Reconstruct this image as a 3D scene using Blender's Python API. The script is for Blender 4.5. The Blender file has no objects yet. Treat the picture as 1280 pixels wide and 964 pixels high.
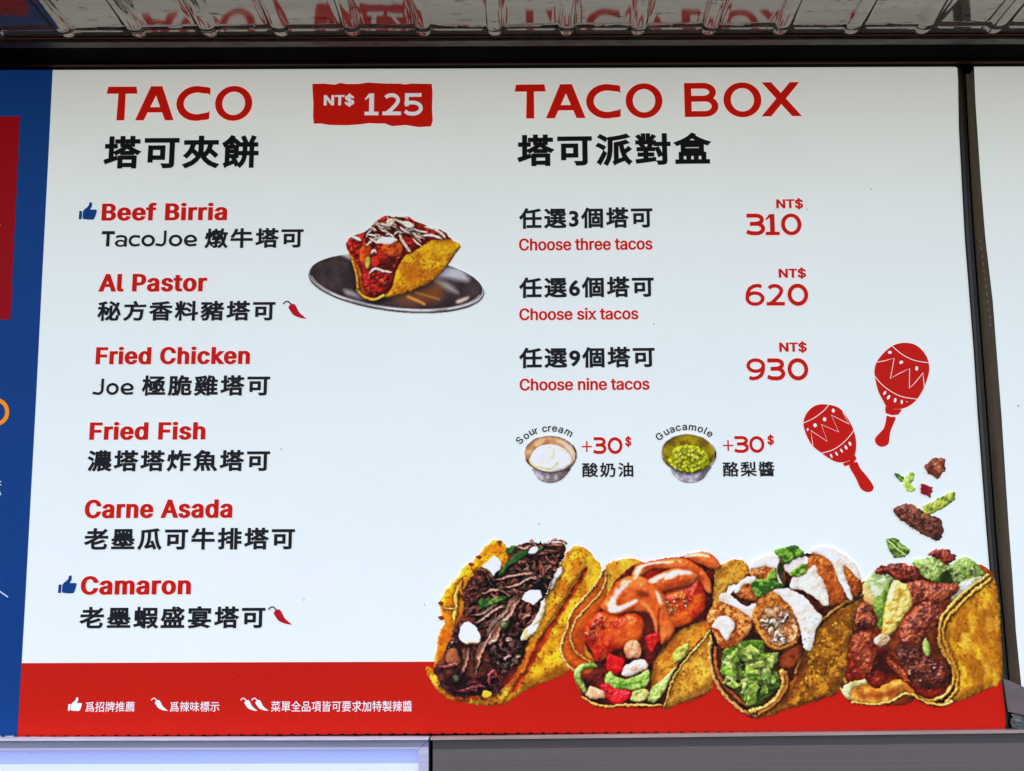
import bpy, math, random
import numpy as np

# ------------------------------------------------------------------ camera, sky, sun, exposure
scene = bpy.context.scene
COL = scene.collection
FPX, PITCH, YAW, ROLL = 1555.0, 0.16318, -0.01482, -0.00816     # focal length in photo pixels (1280 wide), angles in radians
EYE = np.array([0.0, -2.0, 0.0])
_cp, _sp, _cy, _sy, _cr, _sr = math.cos(PITCH), math.sin(PITCH), math.cos(YAW), math.sin(YAW), math.cos(ROLL), math.sin(ROLL)
FWD = np.array([_sy * _cp, _cy * _cp, _sp])
_r0 = np.array([_cy, -_sy, 0.0]); _u0 = np.cross(_r0, FWD)
RIGHT = _r0 * _cr + _u0 * _sr
UP = -_r0 * _sr + _u0 * _cr

cam_data = bpy.data.cameras.new('camera')
cam = bpy.data.objects.new('camera', cam_data); COL.objects.link(cam)
from mathutils import Matrix
cam.matrix_world = Matrix([[RIGHT[0], UP[0], -FWD[0], EYE[0]], [RIGHT[1], UP[1], -FWD[1], EYE[1]], [RIGHT[2], UP[2], -FWD[2], EYE[2]], [0, 0, 0, 1]])
cam_data.sensor_fit = 'HORIZONTAL'; cam_data.sensor_width = 36.0; cam_data.lens = FPX / 1280.0 * 36.0
cam_data.clip_start = 0.01; cam_data.clip_end = 200.0
scene.camera = cam

world = bpy.data.worlds.new('World'); scene.world = world; world.use_nodes = True
SUN_EL, SUN_ROT = math.radians(62.0), math.radians(180)
wn = world.node_tree.nodes; wl = world.node_tree.links
sky = wn.new('ShaderNodeTexSky'); sky.sky_type = 'NISHITA'; sky.sun_disc = False
sky.sun_elevation = SUN_EL; sky.sun_rotation = SUN_ROT
wl.new(sky.outputs['Color'], wn['Background'].inputs['Color'])
wn['Background'].inputs['Strength'].default_value = 0.15
sun_data = bpy.data.lights.new('sun', 'SUN'); sun_data.energy = 2.4; sun_data.angle = math.radians(0.6); sun_data.color = (1, .96, .9)
sun = bpy.data.objects.new('sun', sun_data); COL.objects.link(sun)
sun.location = (0, -4, 6)
# the sun stands high behind the viewer: the awning shades the whole board and only the panels below it catch the light
_d = np.array([math.sin(SUN_ROT) * math.cos(SUN_EL), math.cos(SUN_ROT) * math.cos(SUN_EL), math.sin(SUN_EL)])
from mathutils import Vector
sun.rotation_euler = Vector(-_d).to_track_quat('-Z', 'Y').to_euler()
vs = scene.view_settings
vs.view_transform = 'Standard'; vs.look = 'None'; vs.exposure = 0.9; vs.gamma = 1.0; vs.use_curve_mapping = False
scene.cycles.use_denoising = True
scene.cycles.max_bounces = 6

# ------------------------------------------------------------------ helpers
def P(px, py, y=0.0):
    """A point of the photograph seen on the upright plane at depth y (the board's face is y = 0)."""
    px = np.asarray(px, float); py = np.asarray(py, float)
    a = (px - 640.0) / FPX; b = (482.0 - py) / FPX
    d = FWD + a[..., None] * RIGHT + b[..., None] * UP
    t = (y - EYE[1]) / d[..., 1]
    return EYE + d * t[..., None]

def s2l(c):
    c = np.asarray(c, float)
    return np.where(c <= 0.04045, c / 12.92, ((c + 0.055) / 1.055) ** 2.4)

def rgb(r, g, b):
    return tuple(float(v) for v in s2l(np.array([r, g, b]) / 255.0))

def link(name, me, mat, parent=None):
    o = bpy.data.objects.new(name, me); COL.objects.link(o)
    if mat is not None and not me.materials:
        me.materials.append(mat)
    if parent is not None:
        o.parent = parent
    return o

def mesh(name, verts, faces, mat, parent=None, smooth=False):
    me = bpy.data.meshes.new(name)
    me.from_pydata([tuple(map(float, v)) for v in verts], [], [list(map(int, f)) for f in faces])
    if smooth:
        me.shade_smooth()
    me.update()
    return link(name, me, mat, parent)

def empty(name, label, cat, loc=(0, 0, 0), group=None):
    o = bpy.data.objects.new(name, None); COL.objects.link(o); o.location = loc
    o['label'] = label; o['category'] = cat
    if group: o['group'] = group
    return o

def box(bm, x0, x1, y0, y1, z0, z1):
    """Append an axis-aligned box to bm = (verts, faces); z values may be (left, right) pairs."""
    V, F = bm
    zl0, zr0 = z0 if isinstance(z0, tuple) else (z0, z0)
    zl1, zr1 = z1 if isinstance(z1, tuple) else (z1, z1)
    n = len(V)
    V += [(x0, y0, zl0), (x1, y0, zr0), (x1, y1, zr0), (x0, y1, zl0), (x0, y0, zl1), (x1, y0, zr1), (x1, y1, zr1), (x0, y1, zl1)]
    F += [[n, n + 1, n + 5, n + 4], [n + 1, n + 2, n + 6, n + 5], [n + 2, n + 3, n + 7, n + 6], [n + 3, n, n + 4, n + 7], [n + 4, n + 5, n + 6, n + 7], [n + 3, n + 2, n + 1, n]]

# ------------------------------------------------------------------ materials
LIT = 0.26            # share of the board's brightness that comes from its own lamps; the rest is daylight on the print
def nodes(name):
    m = bpy.data.materials.new(name); m.use_nodes = True
    nt = m.node_tree
    return m, nt, nt.nodes['Principled BSDF']

def weave(nt, base_socket, bsdf, amount=0.05, lit=LIT, em=1.0):
    """Cloth of the lightbox face: a fine weave and slow unevenness in the ink, both in the reflected and the transmitted light."""
    N, L = nt.nodes, nt.links
    tc = N.new('ShaderNodeTexCoord')
    mp = N.new('ShaderNodeMapping'); mp.inputs['Scale'].default_value = (1, 1, 1)
    L.new(tc.outputs['Object'], mp.inputs['Vector'])
    n1 = N.new('ShaderNodeTexNoise'); n1.inputs['Scale'].default_value = 420; n1.inputs['Detail'].default_value = 3
    n2 = N.new('ShaderNodeTexNoise'); n2.inputs['Scale'].default_value = 4.5; n2.inputs['Detail'].default_value = 3
    mp3 = N.new('ShaderNodeMapping'); mp3.inputs['Scale'].default_value = (25, 25, 500)
    L.new(tc.outputs['Object'], mp3.inputs['Vector'])
    n3 = N.new('ShaderNodeTexNoise'); n3.inputs['Scale'].default_value = 1; n3.inputs['Detail'].default_value = 2
    L.new(mp.outputs[0], n1.inputs['Vector']); L.new(mp.outputs[0], n2.inputs['Vector']); L.new(mp3.outputs[0], n3.inputs['Vector'])
    a1 = N.new('ShaderNodeMath'); a1.operation = 'ADD'; L.new(n1.outputs[0], a1.inputs[0]); L.new(n3.outputs[0], a1.inputs[1])
    m2 = N.new('ShaderNodeMath'); m2.operation = 'MULTIPLY'; m2.inputs[1].default_value = 0.7; L.new(n2.outputs[0], m2.inputs[0])
    a2 = N.new('ShaderNodeMath'); a2.operation = 'ADD'; L.new(a1.outputs[0], a2.inputs[0]); L.new(m2.outputs[0], a2.inputs[1])
    r = N.new('ShaderNodeMapRange'); r.inputs['From Min'].default_value = 0.85; r.inputs['From Max'].default_value = 1.85
    r.inputs['To Min'].default_value = 1 - amount; r.inputs['To Max'].default_value = 1 + amount
    L.new(a2.outputs[0], r.inputs['Value'])
    mul = N.new('ShaderNodeMix'); mul.data_type = 'RGBA'; mul.blend_type = 'MULTIPLY'; mul.inputs[0].default_value = 1.0
    if isinstance(base_socket, tuple):
        mul.inputs[6].default_value = (*base_socket, 1)
    else:
        L.new(base_socket, mul.inputs[6])
    # a few specks of dust caught in the cloth
    nd = N.new('ShaderNodeTexNoise'); nd.inputs['Scale'].default_value = 120; nd.inputs['Detail'].default_value = 0
    L.new(tc.outputs['Object'], nd.inputs['Vector'])
    rd = N.new('ShaderNodeMapRange'); rd.inputs['From Min'].default_value = .875; rd.inputs['From Max'].default_value = .895; rd.inputs['To Min'].default_value = 1; rd.inputs['To Max'].default_value = .6
    L.new(nd.outputs[0], rd.inputs['Value'])
    md = N.new('ShaderNodeMath'); md.operation = 'MULTIPLY'; L.new(r.outputs[0], md.inputs[0]); L.new(rd.outputs[0], md.inputs[1])
    L.new(md.outputs[0], mul.inputs[7])
    L.new(mul.outputs[2], bsdf.inputs['Base Color']); L.new(mul.outputs[2], bsdf.inputs['Emission Color'])
    bsdf.inputs['Emission Strength'].default_value = lit * em
    bsdf.inputs['Roughness'].default_value = 0.55
    bsdf.inputs['Specular IOR Level'].default_value = 0.12

_inks = {}
def ink(name, c, amount=0.05, em=1.0):
    """A printing ink on the lightbox face, by its colour as the photo shows it (0-255)."""
    if name not in _inks:
        m, nt, b = nodes(name)
        weave(nt, rgb(*c), b, amount, em=em)
        _inks[name] = m
    return _inks[name]

def photo_ink():
    m, nt, b = nodes('photo print ink')
    at = nt.nodes.new('ShaderNodeAttribute'); at.attribute_name = 'ink'
    weave(nt, at.outputs['Color'], b, 0.05)
    return m
PHOTO = photo_ink()
WHITE = ink('white print', (231, 234, 231), 0.05)
RED = ink('red print', (192, 22, 11))
BLACK = ink('black print', (26, 26, 32))
DBLACK = ink('heading black print', (16, 16, 19))
BLUE = ink('blue print', (14, 58, 120))
BAND = ink('band red print', (190, 24, 10), 0.09)
CRIMSON = ink('crimson print', (142, 4, 16))
ORANGE = ink('orange print', (247, 140, 20))
LIGHT = ink('unprinted white', (226, 232, 236), 0.02)

def surface(name, c1, c2, rough=0.5, metal=0.0, scale=(8, 8, 8), detail=6, bump=0.0, spec=0.5, lo=0.35, hi=0.65, rough2=None):
    """A material of two noise-mixed colours (linear values), with optional bump and roughness change."""
    m, nt, b = nodes(name)
    N, L = nt.nodes, nt.links
    tc = N.new('ShaderNodeTexCoord'); mp = N.new('ShaderNodeMapping'); mp.inputs['Scale'].default_value = scale
    L.new(tc.outputs['Object'], mp.inputs['Vector'])
    n = N.new('ShaderNodeTexNoise'); n.inputs['Scale'].default_value = 1; n.inputs['Detail'].default_value = detail; n.inputs['Roughness'].default_value = 0.65
    L.new(mp.outputs[0], n.inputs['Vector'])
    r = N.new('ShaderNodeMapRange'); r.inputs['From Min'].default_value = lo; r.inputs['From Max'].default_value = hi
    L.new(n.outputs[0], r.inputs['Value'])
    mx = N.new('ShaderNodeMix'); mx.data_type = 'RGBA'; mx.inputs[6].default_value = (*c1, 1); mx.inputs[7].default_value = (*c2, 1)
    L.new(r.outputs[0], mx.inputs[0]); L.new(mx.outputs[2], b.inputs['Base Color'])
    b.inputs['Metallic'].default_value = metal; b.inputs['Specular IOR Level'].default_value = spec
    if rough2 is None:
        b.inputs['Roughness'].default_value = rough
    else:
        rr = N.new('ShaderNodeMapRange'); rr.inputs['To Min'].default_value = rough; rr.inputs['To Max'].default_value = rough2
        L.new(r.outputs[0], rr.inputs['Value']); L.new(rr.outputs[0], b.inputs['Roughness'])
    if bump:
        bp = N.new('ShaderNodeBump'); bp.inputs['Strength'].default_value = bump; bp.inputs['Distance'].default_value = 0.004
        L.new(n.outputs[0], bp.inputs['Height']); L.new(bp.outputs[0], b.inputs['Normal'])
    return m
# ------------------------------------------------------------------ print workshop: makes the ink of a printed food photograph, one vertex colour per dot
# (the pictures are flat prints on the cloth; what is computed here is the printed dots themselves)
_rng = np.random.RandomState(7)
_tab = _rng.rand(256, 256)
def noise2(x, y, seed=0):
    x = x + seed * 37.31; y = y + seed * 17.77
    xi = np.floor(x).astype(int); yi = np.floor(y).astype(int)
    fx = x - xi; fy = y - yi
    fx = fx * fx * (3 - 2 * fx); fy = fy * fy * (3 - 2 * fy)
    a = _tab[xi & 255, yi & 255]; b = _tab[(xi + 1) & 255, yi & 255]
    c = _tab[xi & 255, (yi + 1) & 255]; d = _tab[(xi + 1) & 255, (yi + 1) & 255]
    return (a * (1 - fx) + b * fx) * (1 - fy) + (c * (1 - fx) + d * fx) * fy
def fbm(x, y, seed=0, o=4):
    s = np.zeros_like(x); a = 0.5; t = 0
    for i in range(o):
        s += a * noise2(x * 2 ** i, y * 2 ** i, seed + i * 3); t += a; a *= 0.55
    return s / t

DOTS = 1.55
LDIR = np.array([-0.42, -0.62, 0.66]); LDIR /= np.linalg.norm(LDIR)
def catmull(p, closed=True, n=5):
    p = np.asarray(p, float); m = len(p); out = []
    for i in range(m if closed else m - 1):
        if closed:
            a, b, c, d = p[(i - 1) % m], p[i], p[(i + 1) % m], p[(i + 2) % m]
        else:
            a, b, c, d = p[max(i - 1, 0)], p[i], p[i + 1], p[min(i + 2, m - 1)]
        for k in range(n):
            t = k / n
            out.append(0.5 * ((2 * b) + (c - a) * t + (2 * a - 5 * b + 4 * c - d) * t * t + (3 * b - a - 3 * c + d) * t ** 3))
    if not closed:
        out.append(p[-1])
    return np.array(out)

def sdf(poly, X, Y):
    d2 = np.full(X.shape, 1e9); inside = np.zeros(X.shape, bool); n = len(poly)
    for i in range(n):
        ax, ay = poly[i]; bx, by = poly[(i + 1) % n]
        ex, ey = bx - ax, by - ay
        L = ex * ex + ey * ey + 1e-12
        t = np.clip(((X - ax) * ex + (Y - ay) * ey) / L, 0, 1)
        d2 = np.minimum(d2, (X - ax - t * ex) ** 2 + (Y - ay - t * ey) ** 2)
        if ay != by:
            c = ((ay > Y) != (by > Y)) & (X < (bx - ax) * (Y - ay) / (by - ay) + ax)
            inside ^= c
    d = np.sqrt(d2)
    return np.where(inside, -d, d)

class Print:
    """One printed picture: x0..x1, y0..y1 in photo pixels; shapes are given in the coordinates (X, Y) with x = ox + X / s."""
    def __init__(self, x0, y0, x1, y1, ox, oy, s):
        self.nx = int((x1 - x0) * DOTS) + 1; self.ny = int((y1 - y0) * DOTS) + 1
        self.x = x0 + np.arange(self.nx) / DOTS; self.y = y0 + np.arange(self.ny) / DOTS
        self.X, self.Y = np.meshgrid(self.x, self.y)
        self.rgb = np.zeros((self.ny, self.nx, 3)); self.a = np.zeros((self.ny, self.nx)); self.cls = np.full((self.ny, self.nx), -1)
        self.o = np.array([ox, oy], float); self.s = s; self.names = []; self.seed = 1
    def t(self, pts):
        return self.o + np.asarray(pts, float) / self.s
    def k(self, name):
        if name not in self.names: self.names.append(name)
        return self.names.index(name)
    def win(self, p, pad):
        i0 = max(0, int(np.searchsorted(self.x, p[:, 0].min() - pad))); i1 = min(self.nx, int(np.searchsorted(self.x, p[:, 0].max() + pad)))
        j0 = max(0, int(np.searchsorted(self.y, p[:, 1].min() - pad))); j1 = min(self.ny, int(np.searchsorted(self.y, p[:, 1].max() + pad)))
        return slice(j0, j1), slice(i0, i1)
    def put(self, w, al, c, cls, shadow=None):
        R = self.rgb[w]; A = self.a[w]
        if shadow is not None:
            R *= (1 - shadow * (A > 0.01))[..., None]
        na = np.maximum(A, al)
        # over bare cloth the dots keep their full colour, so the edge of the picture stays clean
        mixa = np.where(A > 0.5, al, (al > 0.01) * 1.0)[..., None]
        self.rgb[w] = R * (1 - mixa) + c * mixa; self.a[w] = na
        self.cls[w] = np.where(al > 0.5, self.k(cls), self.cls[w])
    def blob(self, pts, c1, cls, c2=None, dome=6, H=4, n=(6, 1.0), mix=(12, 1.0), spots=None, spec=0.0, shin=24, shadow=0.5, sr=4, rough=0.0,
             smooth=True, grain=None, rim=None, amb=0.60, raw=False, octv=4):
        self.seed += 1; sd = self.seed
        p = self.t(pts) if not raw else np.asarray(pts, float)
        if smooth: p = catmull(p)
        w = self.win(p, 10)
        X, Y = self.X[w], self.Y[w]
        if X.size == 0: return
        d = sdf(p, X, Y)
        if rough: d = d + rough * (fbm(X / 2.6, Y / 2.6, sd, 3) - 0.5) * 2
        if grain:
            g, st = grain; ca, sa = math.cos(math.radians(g)), math.sin(math.radians(g))
            U, V = (X * ca + Y * sa) / st, -X * sa + Y * ca
        else:
            U, V = X, Y
        tt = np.clip(-d / dome, 0, 1)
        h = 0.8 * H * np.sqrt(np.clip(1 - (1 - tt) ** 2, 0, 1)) + n[1] * fbm(U / n[0], V / n[0], sd, octv) * n[0] * 0.5
        gy, gx = np.gradient(h, 1 / DOTS)
        nl = np.sqrt(gx ** 2 + gy ** 2 + 1)
        dif = (-gx * LDIR[0] - gy * LDIR[1] + LDIR[2]) / nl / LDIR[2]
        sh = np.clip(amb + (1 - amb) * dif, 0.2, 1.6)
        c = np.ones(X.shape + (3,)) * np.array(c1) / 255.0
        if c2 is not None:
            f = np.clip((fbm(U / mix[0], V / mix[0], sd + 50, 4) - 0.5) * 3.2 * mix[1] + 0.5, 0, 1)[..., None]
            c = c * (1 - f) + np.array(c2) / 255.0 * f
        if spots:
            f = np.clip((fbm(X / spots[0], Y / spots[0], sd + 90, 3) - spots[1]) / 0.08, 0, 1)[..., None] * (spots[3] if len(spots) > 3 else 1)
            c = c * (1 - f) + np.array(spots[2]) / 255.0 * f
        c = c * sh[..., None]
        if rim:
            f = np.clip(1 - np.abs(-d - rim[0] * 0.5) / (rim[0] * 0.5), 0, 1)[..., None] * rim[2]
            c = c * (1 - f) + np.array(rim[1]) / 255.0 * f
        if spec:
            Hh = LDIR + np.array([0, 0, 1]); Hh /= np.linalg.norm(Hh)
            sp = np.clip((-gx * Hh[0] - gy * Hh[1] + Hh[2]) / nl, 0, 1) ** shin
            c = c + spec * sp[..., None]
        al = np.clip(0.5 - d * DOTS, 0, 1)
        if shadow:
            ds = np.maximum(d, 0); oy_, ox_ = np.gradient(d, 1 / DOTS)
            away = 0.45 + 0.75 * np.clip(-(ox_ * LDIR[0] + oy_ * LDIR[1]) * 1.3, -0.4, 1)
            shadow = np.clip(shadow * 0.68 * away * np.exp(-ds / sr), 0, .9)
        self.put(w, al, np.clip(c, 0, 1), cls, shadow if shadow is not False and not np.isscalar(shadow) else None)
    def strand(self, pts, w0, c, cls, spec=0.25, shadow=0.45, raw=False, taper=True, sr=2.2):
        p = np.asarray(pts, float) if raw else self.t(pts)
        p = catmull(p, False, 4)
        w = self.win(p, w0 + 5)
        X, Y = self.X[w], self.Y[w]
        if X.size == 0: return
        best = np.full(X.shape, 1e9); lat = np.zeros(X.shape); tt = np.zeros(X.shape); m = len(p) - 1
        for i in range(m):
            a, b = p[i], p[i + 1]; e = b - a; L = math.hypot(*e) + 1e-9
            u = np.clip(((X - a[0]) * e[0] + (Y - a[1]) * e[1]) / L / L, 0, 1)
            dx, dy = X - a[0] - u * e[0], Y - a[1] - u * e[1]
            d = np.hypot(dx, dy); k = d < best
            best = np.where(k, d, best); tt = np.where(k, (i + u) / m, tt)
            # the tilt of the round surface towards the light
            lat = np.where(k, (dx * LDIR[0] + dy * LDIR[1]) / np.maximum(d, 1e-6), lat)
        wd = w0 * (np.clip(np.sin(np.pi * np.clip(tt * 0.92 + 0.04, 0, 1)) * 1.5, 0.35, 1) if taper else 1)
        self.seed += 1
        best = best + wd * 0.55 * (fbm(X / 2.2, Y / 2.2, self.seed, 3) - 0.5)
        q = np.clip(best / wd, 0, 1)
        nz = np.sqrt(1 - q * q * 0.96)
        dif = q * lat + nz * LDIR[2]
        g = 0.55 + 0.9 * fbm(X / 1.7, Y / 1.7, self.seed, 3)
        col = np.array(c)[None, None] / 255.0 * (np.clip(0.25 + 0.95 * dif, 0.1, 1.6) * g)[..., None] + spec * (np.clip(dif, 0, 1) ** 14 * g)[..., None]
        al = np.clip(0.5 - (best - wd) * DOTS, 0, 1)
        self.put(w, al, np.clip(col, 0, 1), cls, shadow * np.exp(-np.maximum(best - wd, 0) / sr) if shadow else None)
    def line(self, pts, w0, c, k=1.0, smooth=True, raw=False):
        """A printed dark or light line over what is there (no new area)."""
        p = np.asarray(pts, float) if raw else self.t(pts)
        if smooth: p = catmull(p, False, 5)
        w = self.win(p, w0 * 3 + 2)
        X, Y = self.X[w], self.Y[w]
        best = np.full(X.shape, 1e9)
        for i in range(len(p) - 1):
            a, b = p[i], p[i + 1]; e = b - a; L = e @ e + 1e-9
            u = np.clip(((X - a[0]) * e[0] + (Y - a[1]) * e[1]) / L, 0, 1)
            best = np.minimum(best, np.hypot(X - a[0] - u * e[0], Y - a[1] - u * e[1]))
        f = (k * np.clip(1.3 - best / w0, 0, 1) * (self.a[w] > 0.01))[..., None]
        self.rgb[w] = self.rgb[w] * (1 - f) + np.array(c) / 255.0 * f
    def tone(self, pts, c, k=0.6, soft=8):
        """A soft patch of tint over what is there."""
        p = catmull(self.t(pts)); w = self.win(p, soft * 2)
        d = sdf(p, self.X[w], self.Y[w])
        f = (k * np.clip(0.5 - d / soft, 0, 1) * (self.a[w] > 0.01))[..., None]
        self.rgb[w] = self.rgb[w] * (1 - f) + np.array(c) / 255.0 * f
    def crumbs(self, pts, N, size, cols, cls, seed, H=2.5, spec=0.15, shadow=0.45, ang=None):
        rs = np.random.RandomState(seed); p = catmull(self.t(pts)); lo, hi = p.min(0), p.max(0); c = 0
        while c < N:
            q = lo + rs.rand(2) * (hi - lo)
            if sdf(p, np.array([[q[0]]]), np.array([[q[1]]]))[0, 0] > -size * 0.3: continue
            c += 1
            r = size * (0.6 + 0.8 * rs.rand()); m = rs.randint(5, 8)
            th = np.sort(rs.rand(m)) * 2 * np.pi
            rr = r * (0.65 + 0.6 * rs.rand(m)); sx = 1 + 0.7 * rs.rand(); a = rs.rand() * 3.14 if ang is None else ang + rs.randn() * 0.3
            e = np.stack([rr * np.cos(th) * sx, rr * np.sin(th)], -1)
            e = e @ np.array([[math.cos(a), math.sin(a)], [-math.sin(a), math.cos(a)]]) + q
            self.blob(e, cols[rs.randint(len(cols))], cls, dome=r * 0.8, H=H, n=(2.5, 0.8), spec=spec, shadow=shadow, sr=2, raw=True)
    def shreds(self, pts, N, length, w0, cols, cls, seed, ang, spread=0.5, spec=0.3, curl=0.25, fibres=3):
        rs = np.random.RandomState(seed); p = catmull(self.t(pts)); lo, hi = p.min(0), p.max(0); c = 0
        while c < N:
            q = lo + rs.rand(2) * (hi - lo)
            if sdf(p, np.array([[q[0]]]), np.array([[q[1]]]))[0, 0] > -2: continue
            c += 1
            a = (ang(q) if callable(ang) else ang) + rs.randn() * spread
            L = length * (0.5 + rs.rand()) * 0.5; d = np.array([math.cos(a), math.sin(a)]); nn = np.array([-d[1], d[0]])
            k = rs.randn() * curl * L
            cc = np.array(cols[rs.randint(len(cols))]); ww = w0 * (0.6 + 0.8 * rs.rand())
            # a shred is a bundle of fibres that run side by side and fray at the ends
            for b in range(fibres):
                o = nn * (b - (fibres - 1) / 2) * ww * 1.25 + d * rs.randn() * L * .25
                j = rs.randn(4, 2) * ww * .5
                self.strand(np.array([q - d * L, q - d * L * 0.3 + nn * k, q + d * L * 0.4 + nn * k, q + d * L]) + o + j, ww * (.7 + .5 * rs.rand()), cc * (0.62 + 0.65 * rs.rand()), cls, spec=spec * rs.rand() * 1.6, raw=True, shadow=.4 if b == 0 else .22)
    def blur(self, c, rad):
        r = max(1, int(round(rad * DOTS * 0.6)))
        for _ in range(3):
            for ax in (0, 1):
                pad = [(0, 0)] * c.ndim; pad[ax] = (r + 1, r)
                s = np.cumsum(np.pad(c, pad, mode='edge'), axis=ax)
                n = c.shape[ax]
                c = (np.take(s, np.arange(2 * r + 1, 2 * r + 1 + n), axis=ax) - np.take(s, np.arange(0, n), axis=ax)) / (2 * r + 1)
        return c
    def islands(self, m):
        lab = np.where(m, np.arange(1, m.size + 1).reshape(m.shape), 0)
        while True:
            q = lab.copy()
            q[1:] = np.maximum(q[1:], lab[:-1]); q[:-1] = np.maximum(q[:-1], lab[1:]); q[:, 1:] = np.maximum(q[:, 1:], lab[:, :-1]); q[:, :-1] = np.maximum(q[:, :-1], lab[:, 1:])
            q = np.where(m, q, 0)
            if (q == lab).all(): break
            lab = q
        u, n = np.unique(lab[lab > 0], return_counts=True)
        big = [v for v, c in zip(u, n) if c >= 40] or [u[np.argmax(n)]]
        rest = m & ~np.isin(lab, big)
        big.sort(key=lambda v: -n[list(u).index(v)])
        return [lab == v for v in big], rest
    def finish(self, root_name, parent, label, y, grit=1.0, warp=1.0, own=None):
        """Lays the dots on the cloth: one mesh for the picture's own class and one child for each other thing pictured."""
        # a photographic print is a little harder in contrast than the painting
        C = np.clip(self.rgb, 0, 1); A = (self.a > 0.01).astype(float)
        # outlines of food are never clean: everything is pulled about a little before it is printed
        soft = {'sauce': .25, 'shrimp': .45, 'cream': .4, 'cheese': .35, 'tomato': .5, 'onion': .5, 'lettuce': .7, 'herb': .6, 'filling': .8, 'pineapple': .5}
        gm = np.ones(self.cls.shape)
        for nm in self.names: gm[self.cls == self.names.index(nm)] = soft.get(nm, 1.0)
        gm = self.blur(gm, 2.0)[..., None]; grit = grit * gm; warp = warp * np.clip(gm[..., 0], .35, 1)
        wx = warp * ((fbm(self.X / 6, self.Y / 6, 31, 3) - .5) * 4.0 + (fbm(self.X / 2.2, self.Y / 2.2, 35, 2) - .5) * 1.5)
        wy = warp * ((fbm(self.X / 6, self.Y / 6, 41, 3) - .5) * 4.0 + (fbm(self.X / 2.2, self.Y / 2.2, 45, 2) - .5) * 1.5)
        J, I = np.mgrid[0:self.ny, 0:self.nx]
        fi = np.clip(I + wx * DOTS, 0, self.nx - 1.001); fj = np.clip(J + wy * DOTS, 0, self.ny - 1.001)
        i0 = fi.astype(int); j0 = fj.astype(int); u = (fi - i0)[..., None]; v = (fj - j0)[..., None]
        bil = lambda T: (T[j0, i0] * (1 - u) + T[j0, i0 + 1] * u) * (1 - v) + (T[j0 + 1, i0] * (1 - u) + T[j0 + 1, i0 + 1] * u) * v
        Aa = (self.a > 0.01).astype(float)[..., None]
        wsum = bil(Aa); C = bil(C * Aa) / np.maximum(wsum, 1e-3); A = (wsum[..., 0] > 0.01).astype(float)
        self.a = bil(self.a[..., None])[..., 0] * A
        self.cls = self.cls[np.clip(np.rint(fj), 0, self.ny - 1).astype(int), np.clip(np.rint(fi), 0, self.nx - 1).astype(int)]
        g1 = (fbm(self.X / 1.5, self.Y / 1.5, 77, 3) - 0.5)[..., None]; g2 = (fbm(self.X / 3.6, self.Y / 3.6, 87, 3) - 0.5)[..., None]
        C = np.clip(C * (1 + grit * (0.15 * g1 + 0.26 * g2)), 0, 1)
        C = C * (0.9 + 0.2 * fbm(self.X / 28, self.Y / 28, 97, 2)[..., None])
        C = C * .55 + .45 * self.blur(C * A[..., None], 1.1) / np.maximum(self.blur(A[..., None], 1.1), 1e-3)
        for rad, kk in ((1.8, 0.34), (9.0, 0.12)):
            bl = self.blur(C * A[..., None], rad) / np.maximum(self.blur(A[..., None], rad), 1e-3)
            C = np.clip(C + kk * (C - bl) * A[..., None], 0, 1)
        lum = C.mean(-1, keepdims=True)
        C = np.clip((lum + (C - lum) * 1.10) * 1.20, 0, 1)
        C[..., 2] = C[..., 2] * .96 + .04 * C[..., 1]; C[..., 1] = C[..., 1] * .975
        C = np.where(C > .78, .78 + (C - .78) * .66, C)
        lin = s2l(C)
        pts = P(self.X, self.Y, y)
        own = own or self.names[0]
        par = None; done = []
        # crumbs of a few dots join whatever lies round them
        solid = (self.a > 0.5); cls = np.where(solid, self.cls, -1)
        for _ in range(2):
            for k in range(len(self.names)):
                m = cls[:-1, :-1] == k
                if m.any():
                    rest = self.islands(m)[1]; cls[:-1, :-1][rest] = -2
            for _ in range(60):
                hole = cls == -2
                if not hole.any(): break
                for dj, di in ((1, 0), (-1, 0), (0, 1), (0, -1)):
                    nb = np.roll(cls, (dj, di), (0, 1)); cls = np.where((cls == -2) & (nb >= 0), nb, cls)
        self.cls = cls
        for nm in [own] + [n for n in self.names if n != own]:
            k = self.names.index(nm)
            cell = (self.cls[:-1, :-1] == k) & (self.a[:-1, :-1] > 0.5)
            if cell.sum() < 3: continue
            for cell in self.islands(cell)[0]:
              jj, ii = np.nonzero(cell)
              idx = np.stack([jj * self.nx + ii, (jj + 1) * self.nx + ii, (jj + 1) * self.nx + ii + 1, jj * self.nx + ii + 1], -1)
              u, inv = np.unique(idx, return_inverse=True)
              inv = inv.reshape(-1, 4)
              # a border dot that lies beyond the ink takes the colour of the cell it closes
              colr = lin.reshape(-1, 3).copy(); bare = (self.a.reshape(-1) < 0.01)
              src = np.arange(self.nx * self.ny)
              for q in (1, 2, 3):
                  m = bare[idx[:, q]]
                  src[idx[m, q]] = idx[m, 0]
              colr = colr[src]
              me = bpy.data.meshes.new(nm)
              me.vertices.add(len(u)); me.vertices.foreach_set('co', pts.reshape(-1, 3)[u].astype(np.float32).ravel())
              me.loops.add(len(idx) * 4); me.loops.foreach_set('vertex_index', inv.astype(np.int32).ravel())
              me.polygons.add(len(idx)); me.polygons.foreach_set('loop_start', (np.arange(len(idx)) * 4).astype(np.int32))
              me.update(calc_edges=True)
              at = me.color_attributes.new('ink', 'FLOAT_COLOR', 'POINT')
              c4 = np.ones((len(u), 4), np.float32); c4[:, :3] = colr[u]
              at.data.foreach_set('color', c4.ravel())
              o = link(root_name if par is None else nm, me, PHOTO, parent if par is None else par)
              if par is None:
                  par = o
                  if label: o['label'] = label
              done.append(o)
        return par
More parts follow.
